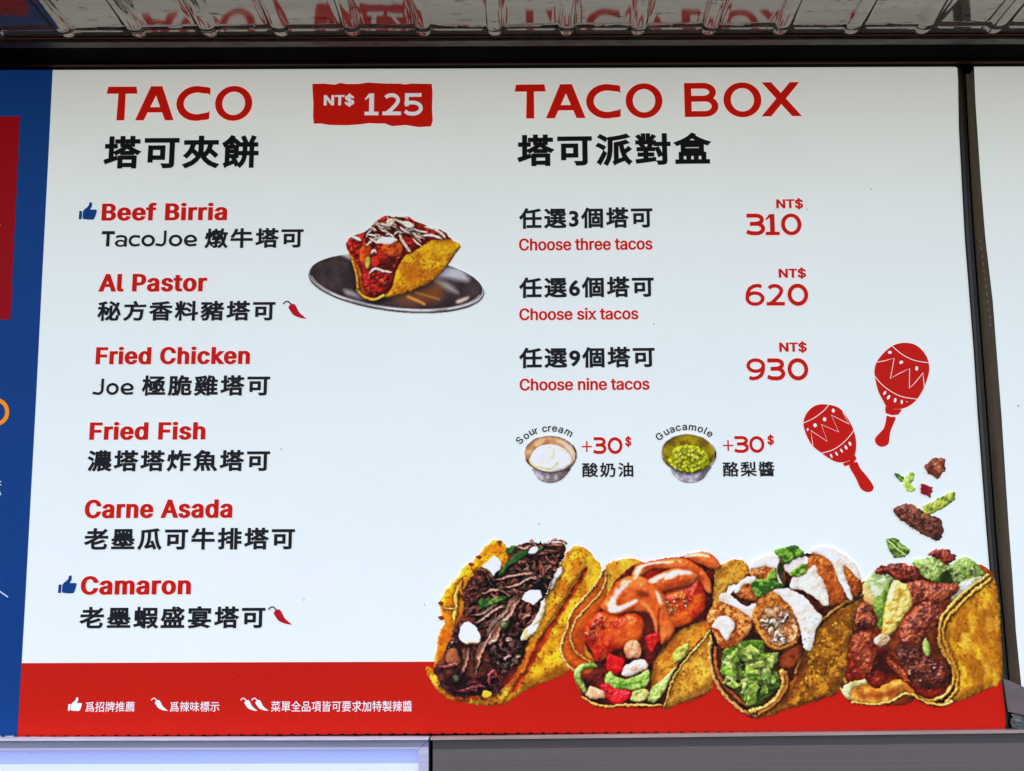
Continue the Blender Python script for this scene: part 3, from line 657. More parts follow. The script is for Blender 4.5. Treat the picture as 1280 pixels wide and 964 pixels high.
    for i in range(90):                                             # torn leaves, pale along their edges
        q = p.t([(150 + rs.rand() * 250, 555 + rs.rand() * 280)])[0]
        if sdf(catmull(p.t(LQ)), np.array([[q[0]]]), np.array([[q[1]]]))[0, 0] > -3.5: continue
        m = rs.randint(4, 7); th = (np.arange(m) + .7 * rs.rand(m)) * 2 * np.pi / m; r = (5 + 6 * rs.rand()) * (.55 + .6 * rs.rand(m)); an = rs.rand() * 3.1
        e = np.stack([r * np.cos(th) * 1.5, r * np.sin(th) * .75], -1) @ np.array([[math.cos(an), math.sin(an)], [-math.sin(an), math.cos(an)]]) + q
        col = [(176, 194, 84), (140, 168, 56), (104, 140, 36), (194, 204, 116), (84, 118, 28)][rs.randint(5)]
        p.blob(e, col, 'lettuce', tuple(int(v * .62) for v in col), dome=2.5, H=2.2, n=(5, .9), mix=(5, 1.4), rim=(1.3, (216, 224, 150), .55 * rs.rand()), spec=.08, shadow=.6, sr=2.5, raw=True, smooth=False)
    for a, b, c in [((150, 690), (190, 630), (210, 580)), ((240, 620), (290, 590), (330, 550)), ((200, 740), (260, 750), (300, 780)), ((340, 720), (370, 700), (400, 700))]:
        p.line([a, b, c], .8, (206, 214, 140), .3)
    # folded rim in front of the lettuce
    p.strand([(432, 680), (444, 720), (430, 780), (390, 830), (330, 870), (280, 880)], 3.6, (196, 140, 62), 'shell', taper=False, spec=.1, shadow=.5)
    p.strand([(452, 690), (462, 740), (430, 810), (380, 860), (320, 895)], 2.4, (140, 78, 30), 'shell', taper=False, spec=.05)
    return p.finish('taco_picture', board, 'printed taco with crispy chicken pieces under white cream', -0.0036)

def taco_steak(board):
    p = Print(1040, 680, 1256, 890, 1030, 670, 4.016)
    YL, YD = (212, 158, 36), (150, 92, 16)
    p.blob([(90, 600), (140, 450), (200, 250), (280, 190), (480, 190), (700, 160), (820, 200), (870, 400), (880, 700), (650, 830), (500, 835), (400, 790), (150, 820)], (92, 36, 14), 'shell', (60, 22, 10), shadow=0, H=0)
    # rear and left wall
    p.blob([(760, 150), (830, 170), (860, 260), (760, 330), (640, 420), (600, 640), (440, 830), (240, 848), (140, 836), (92, 792), (74, 740), (56, 660), (60, 590), (100, 528), (130, 450), (180, 330), (190, 230), (300, 250), (600, 260)], (150, 70, 22), 'shell', (104, 40, 14), dome=7, H=3, shadow=0, rough=.5, **SHELL)
    p.strand([(128, 455), (104, 530), (64, 590), (60, 660), (78, 740), (96, 790)], 2.4, (224, 176, 88), 'shell', taper=False)
    p.strand([(140, 480), (116, 550), (92, 620), (92, 680), (110, 740)], 1.8, (202, 142, 58), 'shell', taper=False)
    p.blob([(120, 720), (96, 640), (120, 560), (150, 520), (280, 560), (400, 640), (560, 740), (640, 700), (650, 760), (580, 815), (470, 800), (420, 740), (330, 720), (260, 770), (200, 730)], (126, 34, 14), 'filling', (84, 20, 10), dome=7, H=2, n=(5, .8), mix=(10, 1.2), spec=.35, shin=50, shadow=.2)
    # big front face
    p.blob([(640, 836), (668, 770), (664, 690), (630, 620), (588, 555), (576, 480), (600, 410), (660, 345), (720, 290), (790, 225), (828, 196), (850, 205), (868, 260), (884, 400), (893, 560), (893, 716), (830, 760), (740, 805)], YL, 'shell', YD, dome=10, H=6, n=(3.6, 1.1), mix=(13, 1.3), rough=.7, spots=(2.3, .635, (104, 60, 14), .7), grain=(75, 2.2), shadow=.1)
    p.tone([(740, 440), (800, 380), (860, 480), (850, 560), (780, 560), (720, 520)], (136, 78, 12), .6, 14)
    p.tone([(800, 590), (870, 560), (885, 640), (830, 680), (780, 660)], (132, 74, 12), .5, 12)
    p.tone([(650, 835), (740, 800), (893, 716), (890, 680), (780, 750), (680, 790)], (92, 52, 8), .6, 8)
    rs = np.random.RandomState(44)
    for i in range(26):                                             # toasted mottles that follow the fold
        x, y = 680 + rs.rand() * 190, 330 + rs.rand() * 420
        if y < 320 + (860 - x) * .5: continue
        r = 10 + 16 * rs.rand()
        p.tone([(x - r * .5, y - r * 1.6), (x + r * .6, y - r), (x + r * .4, y + r * 1.4), (x - r * .6, y + r)], [(140, 82, 16), (226, 178, 62)][i % 2], .4, 4)
    # guacamole and lettuce at the top
    p.blob([(445, 132), (500, 112), (570, 112), (640, 142), (665, 118), (700, 104), (750, 128), (796, 176), (806, 196), (750, 240), (680, 262), (620, 212), (560, 232), (495, 200)], (168, 186, 104), 'guacamole', (120, 148, 56), dome=9, H=6, n=(2.8, 1.8), mix=(6, 1.3), spots=(2.3, .635, (58, 92, 24), .7), rough=1, spec=.15, shadow=.2)
    p.crumbs([(480, 140), (640, 150), (740, 140), (780, 190), (690, 240), (560, 210)], 46, 1.5, [(196, 210, 130), (150, 176, 84), (84, 120, 36), (210, 222, 156)], 'guacamole', 41)
    p.blob([(556, 238), (590, 190), (626, 176), (640, 230), (600, 245)], (58, 84, 22), 'lettuce', (28, 40, 10), dome=4, H=3, n=(3, 1))
    p.blob([(670, 260), (700, 225), (790, 205), (760, 250), (690, 310), (640, 320)], (214, 216, 196), 'cream', (168, 160, 110), dome=5, H=3, n=(3, 1.1), mix=(7, 1.2))
    p.blob([(192, 258), (235, 192), (330, 184), (384, 212), (340, 240), (300, 300), (262, 335), (240, 330), (205, 310)], (196, 206, 160), 'lettuce', (150, 168, 100), dome=6, H=4, n=(4, 1.3), mix=(7, 1.3))
    p.blob([(190, 262), (215, 250), (250, 300), (262, 340), (240, 350), (200, 320)], (206, 176, 110), 'lettuce', (176, 130, 60), dome=4, H=3, n=(3, 1))
    p.blob([(245, 340), (290, 290), (330, 240), (320, 330), (300, 420), (285, 470), (262, 440)], (126, 148, 62), 'lettuce', (80, 104, 30), dome=5, H=3, n=(3, 1.6), mix=(5, 1.3))
    # meat
    M = dict(n=(3.6, 1.5), mix=(6, 1.4), spec=.3, shin=26, shadow=.6, rough=1.6)
    A, B = (142, 68, 38), (82, 32, 22)
    p.blob([(252, 182), (300, 146), (372, 138), (452, 152), (488, 190), (474, 216), (382, 222), (330, 204)], (126, 48, 26), 'steak', (70, 22, 14), dome=8, H=6, **M)
    p.blob([(525, 96), (560, 68), (622, 72), (660, 106), (612, 140), (570, 116)], (128, 50, 30), 'steak', (84, 26, 18), dome=6, H=4, **M)
    p.blob([(408, 252), (470, 222), (552, 236), (662, 240), (674, 272), (642, 304), (582, 338), (500, 332), (440, 335)], A, 'steak', B, dome=10, H=7, **M)
    p.blob([(122, 400), (150, 352), (200, 334), (250, 368), (264, 440), (202, 474), (140, 460)], A, 'steak', (64, 26, 18), dome=9, H=7, **M)
    p.blob([(132, 560), (150, 492), (222, 480), (264, 502), (252, 560), (286, 610), (244, 682), (190, 672), (150, 620)], (138, 60, 28), 'steak', (96, 34, 16), dome=10, H=7, **M)
    p.blob([(288, 490), (312, 330), (350, 226), (390, 235), (424, 255), (444, 342), (404, 402), (344, 492), (312, 506)], (216, 186, 96), 'pineapple', (176, 132, 44), dome=7, H=5, n=(4, 1.2), mix=(9, 1.3), spec=.2, shadow=.4)
    p.line([(330, 320), (345, 270), (360, 235)], 3, (240, 232, 190), .7)
    p.line([(380, 260), (372, 340), (340, 440)], 1.6, (150, 104, 30), .5)
    p.blob([(250, 522), (288, 490), (334, 512), (310, 548), (270, 552)], (214, 204, 182), 'cream', (160, 120, 80), dome=4, H=3, n=(3, 1), spec=.3)
    p.blob([(350, 580), (400, 540), (470, 545), (540, 600), (606, 640), (642, 692), (600, 752), (500, 764), (432, 722), (380, 660)], (112, 50, 30), 'steak', (62, 24, 18), dome=14, H=9, **M)
    p.blob([(370, 500), (400, 420), (470, 346), (542, 330), (604, 392), (592, 442), (522, 482), (470, 540), (410, 570), (372, 548)], A, 'steak', B, dome=13, H=9, **M)
    p.crumbs([(380, 580), (450, 550), (540, 610), (600, 670), (560, 740), (450, 720), (390, 640)], 34, 1.7, [(150, 84, 54), (96, 44, 28), (190, 130, 96), (70, 26, 20)], 'steak', 42, spec=.6)
    p.blob([(355, 560), (330, 590), (350, 630), (390, 660), (430, 720), (420, 740), (350, 680), (310, 620)], (150, 62, 26), 'steak', (110, 40, 18), dome=5, H=4, **M)
    p.blob([(494, 532), (514, 514), (536, 582), (520, 606), (500, 588)], (146, 164, 84), 'lettuce', (84, 108, 36), dome=3, H=2, n=(2, 1))
    p.tone([(250, 600), (330, 560), (330, 640), (380, 700), (280, 690)], (30, 8, 6), .75, 9)
    p.tone([(540, 500), (580, 480), (600, 600), (560, 620), (530, 570)], (44, 18, 10), .65, 8)
    # rims of the folded shell
    p.strand([(826, 200), (740, 262), (660, 330), (600, 400), (578, 480), (588, 555), (630, 625), (655, 690), (640, 760), (590, 812), (520, 826), (450, 795)], 2.6, (202, 142, 52), 'shell', taper=False, shadow=.3)
    p.strand([(836, 220), (760, 280), (680, 350), (622, 420), (600, 490), (620, 570), (664, 660), (672, 740), (640, 815), (590, 850), (520, 838), (440, 800)], 2.6, (186, 124, 36), 'shell', taper=False, shadow=.3)
    p.blob([(96, 790), (102, 756), (150, 728), (205, 722), (252, 768), (320, 735), (380, 720), (420, 750), (470, 800), (430, 806), (400, 790), (330, 840), (240, 848), (150, 838)], (206, 152, 62), 'shell', (164, 96, 28), dome=5, H=4, n=(3, 1), mix=(8, 1.2), rough=.6, shadow=.4)
    p.tone([(180, 790), (260, 790), (380, 755), (400, 780), (300, 812), (200, 815)], (110, 44, 14), .7, 6)
    p.blob([(94, 796), (100, 756), (140, 730), (200, 722), (210, 745), (150, 765), (130, 800), (120, 820)], (206, 200, 140), 'shell', (170, 150, 80), dome=4, H=3, n=(2.6, 1.3), rough=.8, shadow=.2)
    p.strand([(140, 836), (240, 846), (320, 838), (400, 796), (440, 796), (510, 836), (590, 852), (645, 832)], 1.7, (206, 152, 66), 'shell', taper=False, shadow=.3)
    return p.finish('taco_picture', board, 'printed taco with glazed dark steak and green guacamole', -0.0030)

def ingredient_pictures(board):
    def one(label, x0, y0, x1, y1, f):
        p = Print(x0, y0, x1, y1, 980, 420, 3.213); f(p); return p.finish('ingredient_picture', board, label, -0.0024)
    M = dict(n=(2.4, 1.9), mix=(5, 1.3), spec=.2, shadow=0, rough=.8)
    one('printed cube of browned meat', 1150, 566, 1188, 604, lambda p: (p.blob([(565, 520), (600, 487), (648, 492), (646, 540), (616, 572), (576, 552)], (136, 72, 44), 'meat', (84, 40, 26), dome=6, H=5, smooth=False, **M), p.tone([(565, 520), (590, 510), (600, 565), (575, 555)], (70, 26, 16), .5, 5)))
    def curl(p):
        L = dict(dome=2.5, H=2.5, n=(3, 1.5), mix=(4, 1.4), shadow=.4)
        p.blob([(438, 552), (456, 550), (484, 574), (478, 588), (462, 582)], (104, 134, 50), 'lettuce', (52, 84, 20), **L)
        p.blob([(484, 566), (500, 552), (522, 549), (520, 580), (500, 590)], (160, 186, 84), 'lettuce', (110, 140, 44), **L)
        p.blob([(478, 580), (500, 572), (512, 600), (528, 610), (518, 624), (490, 624), (482, 604)], (190, 206, 110), 'lettuce', (140, 166, 60), **L)
    one('printed curl of shredded lettuce', 1114, 588, 1146, 616, curl)
    one('printed small red tomato cube', 1148, 601, 1168, 623, lambda p: p.blob([(550, 592), (595, 605), (590, 646), (549, 630)], (132, 30, 36), 'tomato', (100, 16, 24), dome=4, H=2, n=(3, .7), smooth=False, shadow=0))
    def strip(p):
        p.blob([(555, 688), (600, 660), (640, 642), (682, 622), (690, 654), (640, 690), (600, 712), (562, 724)], (144, 152, 56), 'lettuce', (84, 96, 28), dome=3, H=2.5, n=(4, 1.6), mix=(6, 1.4), shadow=0, smooth=False)
        for i in range(5): p.line([(580 + i * 20, 700 - i * 13), (592 + i * 20, 668 - i * 11)], .8, (200, 206, 130), .6)
    one('printed strip of pickled green lettuce', 1150, 612, 1198, 648, strip)
    one('printed chunk of grilled brown meat', 1116, 626, 1182, 678, lambda p: (p.blob([(445, 690), (490, 673), (540, 690), (570, 714), (620, 730), (638, 770), (626, 815), (572, 806), (520, 772), (470, 742), (446, 712)], (120, 66, 46), 'meat', (72, 34, 26), dome=9, H=7, **M), p.crumbs([(460, 695), (540, 710), (620, 745), (610, 795), (540, 770)], 40, 1.3, [(140, 84, 60), (92, 48, 36), (166, 108, 84), (60, 28, 22)], 'meat', 51, spec=.3)))
    def leaf(p):
        p.blob([(406, 812), (445, 811), (480, 838), (505, 862), (488, 885), (446, 894), (420, 860)], (104, 126, 56), 'herb', (48, 72, 24), dome=3, H=3, n=(3, 1.2), mix=(5, 1.4), shadow=0, smooth=False)
        p.line([(410, 814), (450, 850), (490, 882)], 1.0, (196, 206, 130), .8); p.line([(430, 816), (470, 846), (500, 862)], .8, (170, 186, 100), .6)
    one('printed dark green herb leaf', 1104, 670, 1140, 700, leaf)

def plate_taco(board):
    p = Print(380, 262, 612, 396, 380, 240, 4.923)
    cx, cy, rx, ry, a = 567, 552, 545, 172, math.radians(6.5)
    def ell(k, dy=0, k2=None):
        return [(cx + rx * k * math.cos(t) * math.cos(a) - ry * (k2 or k) * math.sin(t) * math.sin(a), cy + dy + rx * k * math.cos(t) * math.sin(a) + ry * (k2 or k) * math.sin(t) * math.cos(a)) for t in np.linspace(0, 2 * np.pi, 40, endpoint=False)]
    p.blob(ell(1.0, 12), (120, 112, 108), 'plate', (70, 62, 60), dome=3, H=1.5, n=(20, .1), mix=(20, .6), shadow=0)
    p.blob(ell(0.992, 2), (226, 228, 228), 'plate', (150, 146, 144), dome=2, H=1, n=(20, .1), mix=(18, 1.2), shadow=0)
    p.blob(ell(0.982, -1, 0.962), (60, 48, 46), 'plate', (44, 34, 34), dome=6, H=1, n=(18, .2), mix=(22, 1), shadow=0)
    p.tone([(850, 460), (960, 470), (1010, 520), (1000, 550), (880, 530), (800, 520)], (178, 178, 180), .85, 8)
    p.tone([(800, 540), (880, 560), (950, 620), (900, 610), (830, 570)], (196, 190, 180), .6, 7)
    p.tone([(560, 640), (700, 600), (820, 560), (850, 640), (760, 690), (640, 690)], (116, 66, 30), .75, 14)
    p.line([(640, 645), (700, 670), (740, 690)], 2.2, (206, 140, 60), .7)
    p.line([(690, 620), (760, 640), (830, 660)], 2.0, (170, 110, 50), .5)
    p.tone([(250, 600), (330, 620), (380, 660), (330, 655), (260, 630)], (170, 164, 160), .7, 6)
    p.tone([(940, 670), (1010, 645), (1000, 665), (950, 685)], (226, 204, 186), .8, 4)
    p.tone([(230, 385), (290, 378), (295, 420), (270, 410)], (190, 186, 180), .8, 5)
    p.line(ell(0.965, 0, 0.94)[1:20], 1.0, (196, 192, 190), .6)
    p.blob([(280, 330), (440, 210), (640, 170), (860, 260), (900, 330), (700, 560), (470, 650), (390, 650), (330, 520)], (84, 22, 10), 'shell', (120, 40, 14), shadow=0, H=0)
    # shell
    p.blob([(258, 330), (300, 300), (420, 330), (480, 480), (500, 640), (440, 668), (392, 660), (340, 615), (324, 520), (300, 450), (282, 390)], (196, 118, 22), 'shell', (150, 74, 12), dome=5, H=3, n=(3, 1.2), mix=(9, 1.2), spots=(2.3, .635, (96, 44, 10), .7), shadow=.5)
    p.blob([(440, 664), (490, 640), (540, 590), (575, 470), (640, 372), (700, 350), (750, 320), (800, 288), (880, 288), (962, 326), (930, 382), (885, 450), (850, 495), (790, 546), (700, 596), (590, 632), (500, 655)], (206, 146, 22), 'shell', (160, 96, 12), dome=7, H=5, n=(3, 1.4), mix=(10, 1.3), spots=(2.3, .635, (96, 56, 10), .7), rough=.5, shadow=.45)
    p.tone([(600, 450), (680, 440), (740, 520), (660, 580), (600, 540)], (146, 82, 8), .6, 8)
    p.tone([(800, 310), (900, 310), (940, 330), (880, 400), (780, 380)], (222, 176, 34), .45, 8)
    # filling
    p.blob([(258, 330), (285, 275), (340, 255), (385, 240), (430, 190), (500, 145), (560, 155), (640, 150), (710, 205), (790, 225), (850, 235), (885, 290), (760, 300), (680, 360), (600, 410), (550, 480), (540, 560), (470, 640), (400, 645), (360, 580), (345, 480), (300, 400)], (176, 34, 18), 'filling', (110, 16, 10), dome=9, H=5, n=(3, 1.8), mix=(6, 1.3), spec=.2, rough=1, shadow=.2)
    p.crumbs([(275, 330), (390, 245), (500, 160), (640, 160), (700, 210), (620, 330), (540, 480), (440, 460), (340, 420)], 70, 2.2, [(186, 40, 20), (150, 20, 14), (206, 80, 30), (120, 16, 12), (200, 96, 40)], 'filling', 61, spec=.25)
    p.crumbs([(360, 540), (420, 500), (530, 520), (500, 600), (430, 640), (390, 630)], 30, 2.2, [(190, 30, 20), (166, 20, 16), (206, 70, 40)], 'filling', 62, spec=.3)
    p.blob([(490, 320), (560, 300), (610, 330), (590, 390), (520, 400), (480, 360)], (190, 86, 28), 'filling', (140, 48, 16), dome=6, H=4, n=(2.4, 1.6), mix=(5, 1.2))
    p.blob([(350, 350), (400, 320), (420, 380), (380, 460), (345, 430)], (186, 80, 26), 'filling', (150, 50, 16), dome=5, H=4, n=(2.4, 1.6), mix=(5, 1.2))
    p.blob([(378, 420), (395, 400), (408, 410), (400, 465), (382, 470)], (160, 146, 60), 'lettuce', dome=2, H=1)
    p.blob([(414, 410), (440, 395), (462, 420), (450, 460), (420, 455)], (176, 40, 22), 'filling', dome=3, H=1, spec=.0)
    p.tone([(480, 420), (560, 400), (540, 480), (490, 470)], (56, 14, 8), .75, 5)
    # pale drizzle
    W = dict(spec=.2, shadow=.35)
    for pts, w in [([(385, 330), (440, 290), (490, 285), (570, 300)], 3.4), ([(425, 205), (500, 200), (560, 215), (590, 250)], 2.8), ([(590, 230), (600, 290), (640, 350), (655, 370)], 3.0), ([(540, 165), (600, 190), (680, 240), (740, 290)], 3.2), ([(600, 250), (670, 262), (720, 310)], 2.6), ([(560, 150), (620, 155), (640, 165)], 2.4),
                   ([(740, 215), (800, 230), (850, 260), (870, 285)], 2.8), ([(730, 270), (790, 270), (850, 290)], 2.8), ([(400, 505), (440, 475), (490, 490), (540, 495)], 2.8), ([(385, 280), (400, 250), (430, 230)], 2.0), ([(640, 200), (700, 240), (760, 250)], 2.2), ([(290, 275), (320, 285), (350, 300)], 3.4), ([(415, 380), (432, 360), (445, 375)], 2.6)]:
        p.strand(pts, w * .7, (240, 196, 168), 'sauce', **W)
    rs = np.random.RandomState(65)
    for i in range(22):
        x = 400 + rs.rand() * 300; y = 175 + abs(x - 560) * .28 + rs.rand() * 100
        p.strand([(x - 26, y - 10 + 14 * rs.randn()), (x, y + 6 * rs.randn()), (x + 30, y + 16 + 12 * rs.randn())], 1.0 + .8 * rs.rand(), (240, 204, 178), 'sauce', spec=.15, shadow=.3)
    p.blob([(440, 315), (480, 280), (560, 285), (575, 300), (520, 325), (470, 318)], (232, 208, 190), 'sauce', (226, 176, 146), dome=3, H=2, n=(3, 1), amb=.6, rough=.8, shadow=.3, spec=.2)
    p.blob([(505, 185), (535, 162), (560, 185), (530, 215)], (222, 196, 170), 'sauce', (200, 150, 120), dome=3, H=2.5, n=(3, 1), shadow=.3, spec=.2)
    p.blob([(600, 190), (640, 180), (680, 210), (640, 225)], (234, 222, 210), 'sauce', (206, 176, 150), dome=3, H=2.5, n=(3, 1), shadow=.3, spec=.2)
    p.strand([(330, 600), (350, 630), (395, 658), (440, 664), (490, 640)], 2.0, (214, 140, 40), 'shell', taper=False)
    p.strand([(300, 430), (325, 510), (332, 590)], 1.8, (206, 130, 40), 'shell', taper=False)
    return p.finish('plated_taco_picture', board, 'printed taco lying on a dark oval steel plate', -0.0024, grit=.3, warp=.12)

def sauce_cups(board):
    for kind in (0, 1):
        if kind == 0:
            p = Print(652, 538, 724, 606, 640, 520, 10.71); cx, cy, rx, ry, tilt = 512, 510, 356, 256, 4
        else:
            p = Print(822, 538, 900, 606, 815, 520, 10.71); cx, cy, rx, ry, tilt = 488, 500, 374, 268, 5
        a = math.radians(tilt)
        ell = lambda k, dx=0, dy=0: [(cx + dx + rx * k * math.cos(t) * math.cos(a) - ry * k * math.sin(t) * math.sin(a), cy + dy + rx * k * math.cos(t) * math.sin(a) + ry * k * math.sin(t) * math.cos(a)) for t in np.linspace(0, 2 * np.pi, 32, endpoint=False)]
        if kind == 0:
            p.blob([(270, 700), (290, 760), (360, 850), (460, 890), (560, 888), (660, 850), (740, 770), (785, 670), (600, 700), (400, 720)], (178, 168, 164), 'cup', (128, 116, 114), dome=6, H=2.5, n=(5, .4), mix=(5, 1.3), shadow=0)
            p.tone([(320, 780), (400, 860), (420, 800), (340, 740)], (206, 204, 206), .6, 3)
            p.tone([(700, 720), (780, 680), (700, 820), (600, 870)], (92, 80, 78), .6, 4)
        else:
            p.blob([(250, 700), (290, 800), (380, 870), (480, 896), (580, 888), (680, 840), (740, 760), (785, 670), (600, 700), (400, 720)], (200, 196, 200), 'cup', (156, 148, 152), dome=6, H=2.5, n=(5, .4), mix=(6, 1.2), shadow=0)
            p.tone([(640, 780), (740, 700), (770, 690), (700, 830), (600, 880)], (96, 84, 84), .7, 4)
        p.blob(ell(1.0), (66, 46, 40), 'cup', (150, 140, 134), dome=1.5, H=.6, n=(6, .3), mix=(7, 1.6), shadow=.3)
        p.line(ell(.975)[14:30], .8, (214, 210, 206), .8); p.line(ell(.965)[2:13], .8, (190, 186, 184), .8)
        if kind == 0:
            p.blob(ell(.935, 0, 4), (196, 152, 108), 'cup', (158, 112, 74), dome=5, H=-2, n=(8, .5), mix=(10, 1.2), shadow=.1)
            p.tone([(620, 330), (760, 380), (820, 480), (800, 560), (700, 400)], (226, 206, 186), .6, 4)
            p.blob([(235, 600), (250, 550), (300, 460), (380, 405), (480, 385), (600, 395), (700, 445), (770, 520), (800, 590), (790, 640), (720, 700), (600, 745), (480, 755), (350, 725), (270, 670)], (240, 240, 230), 'sour_cream', (226, 222, 196), dome=9, H=3.5, n=(7, .5), mix=(8, 1), spec=.12, amb=.6, shadow=.5)
            for q, w, k in [([(480, 420), (560, 450), (545, 550), (510, 560)], 1.0, .65), ([(300, 680), (400, 690), (500, 715), (570, 670), (620, 620)], 1.2, .75), ([(400, 560), (405, 620), (430, 650)], .9, .6), ([(650, 440), (740, 520), (780, 620)], .9, .5), ([(460, 600), (520, 590), (570, 560)], .9, .5), ([(590, 650), (660, 640), (740, 600)], .9, .5)]:
                p.line(q, w, (176, 150, 70), k)
            p.line([(250, 590), (280, 650), (340, 710)], 1.5, (206, 180, 90), .7)
        else:
            p.blob(ell(.94, 0, 2), (138, 122, 12), 'cup', (96, 80, 12), dome=5, H=-2, n=(8, .5), mix=(9, 1.3), shadow=.1)
            p.tone([(600, 330), (720, 360), (760, 440), (660, 400)], (96, 70, 16), .6, 4)
            g = [(215, 600), (260, 530), (300, 440), (380, 405), (500, 392), (610, 410), (690, 470), (745, 520), (765, 620), (720, 690), (620, 735), (500, 760), (380, 740), (270, 680)]
            p.blob(g, (206, 208, 34), 'guacamole', (140, 142, 14), dome=6, H=3, amb=.6, n=(2.4, 2), mix=(4, 1.4), shadow=.5, rough=.8)
            p.crumbs(g, 110, 1.5, [(222, 224, 44), (206, 206, 34), (236, 238, 96), (170, 172, 20), (120, 118, 12)], 'guacamole', 71, H=1.4, spec=.12, shadow=.3)
        p.line(ell(.96)[3:15], 1.0, (60, 44, 38), .6)
        p.finish('sauce_cup_picture', board, ['printed steel cup of white sour cream', 'printed steel cup of green guacamole'][kind], -0.0024, grit=.15, warp=.1)
# ------------------------------------------------------------------ lettering
def board_frame(x0, y0, x1, y1, y):
    """Baseline from (x0, y0) to (x1, y1) in the photo, laid on the board: origin, unit vectors along and across it, length."""
    a = P(x0, y0, y); b = P(x1, y1, y); e = b - a; L = np.linalg.norm(e); e = e / L
    n = np.array([-e[2], 0, e[0]])
    return a, e, n, L

def height_at(x, y0, y1, y):
    return float(np.linalg.norm(P(x, y0, y) - P(x, y1, y)))

import os
try:                                                                # the plain sans that ships with Blender, for the Latin words
    SANS = bpy.data.fonts.load(os.path.join(bpy.utils.resource_path('LOCAL'), 'datafiles', 'fonts', 'Inter.woff2'))
except Exception:
    SANS = None
from mathutils.geometry import delaunay_2d_cdt
def text_mesh(body, space=1.0, bold=0.0, by=1.0):
    """The filled shape of a line of type (points, triangles); bold moves every outline outwards by that many ems."""
    c = bpy.data.curves.new('t', 'FONT'); c.body = body
    if SANS is not None and all(ord(q) < 0x2000 for q in body): c.font = SANS
    c.space_character = space; c.resolution_u = 4; c.fill_mode = 'NONE'
    o = bpy.data.objects.new('t', c); COL.objects.link(o)
    me = bpy.data.meshes.new_from_object(o.evaluated_get(bpy.context.evaluated_depsgraph_get()))
    V = np.array([v.co[:2] for v in me.vertices]); nxt = {}
    for e in me.edges: nxt.setdefault(e.vertices[0], []).append(e.vertices[1]); nxt.setdefault(e.vertices[1], []).append(e.vertices[0])
    bpy.data.objects.remove(o); bpy.data.curves.remove(c); bpy.data.meshes.remove(me)
    loops, seen = [], set()
    for s in range(len(V)):
        if s in seen or s not in nxt: continue
        l = [s]; seen.add(s)
        q = min(nxt[s], key=lambda t: (t != s + 1))               # walk in the order the outline was drawn
        while q not in seen:
            l.append(q); seen.add(q); m = [t for t in nxt[q] if t not in seen]
            if not m: break
            q = m[0]
        p = V[l]; p = p[np.linalg.norm(p - np.roll(p, 1, 0), axis=1) > 1e-5]
        if len(p) > 2: loops.append(p)
    area = lambda p: 0.5 * float(np.sum(p[:, 0] * np.roll(p[:, 1], -1) - np.roll(p[:, 0], -1) * p[:, 1]))
    sg = 1 if sum(area(p) for p in loops) > 0 else -1
    out = []
    for p in loops:
        d1 = p - np.roll(p, 1, 0); d2 = np.roll(p, -1, 0) - p
        n1 = np.stack([d1[:, 1], -d1[:, 0]], -1) * sg; n1 /= np.linalg.norm(n1, axis=1)[:, None]
        n2 = np.stack([d2[:, 1], -d2[:, 0]], -1) * sg; n2 /= np.linalg.norm(n2, axis=1)[:, None]
        m = n1 + n2; L = (m * m).sum(1) / 2
        out.append(p + np.array([bold, bold * by]) * m / np.maximum(L, .35)[:, None])
    n = sum(len(p) for p in out); k = 0; E = []
    for p in out:
        E += [(k + i, k + (i + 1) % len(p)) for i in range(len(p))]; k += len(p)
    A = np.concatenate(out); B = np.concatenate([np.roll(p, -1, 0) for p in out])
    r = delaunay_2d_cdt([Vector(q.tolist()) for q in A], E, [], 0, 1e-6, False)
    VV = np.array([v[:] for v in r[0]]); T = np.array([list(f) for f in r[2]])
    cen = VV[T].mean(1); w = np.zeros(len(T), int)
    for (ax, ay), (bx, by) in zip(A, B):                            # winding number of every triangle
        if ay == by: continue
        x = ax + (cen[:, 1] - ay) * (bx - ax) / (by - ay)
        w += np.where((ay <= cen[:, 1]) & (cen[:, 1] < by) & (x > cen[:, 0]), 1, 0) - np.where((by <= cen[:, 1]) & (cen[:, 1] < ay) & (x > cen[:, 0]), 1, 0)
    return VV, [list(map(int, t)) for t in T[w != 0]]

def lettering(name, body, x0, x1, top, base, mat, parent, base1=None, bold=0.0, space=1.0, y=-0.0014, label=None, by=1.0):
    """A printed line whose ink fills x0..x1, top..base in the photo (base1: bottom at its right end); bold thickens the strokes (in ems)."""
    V, F = text_mesh(body, space, bold, by)
    used = np.unique(np.array(F)); lo, hi = V[used].min(0), V[used].max(0)
    a, e, n, L = board_frame(x0, base, x1, base if base1 is None else base1, y)
    h = height_at(x0, base, top, y)
    VV = [a + e * ((v[0] - lo[0]) / (hi[0] - lo[0]) * L) + n * ((v[1] - lo[1]) / (hi[1] - lo[1]) * h) for v in V]
    FF = F
    o = mesh(name, VV, FF, mat, parent)
    if label: o['label'] = label
    return o

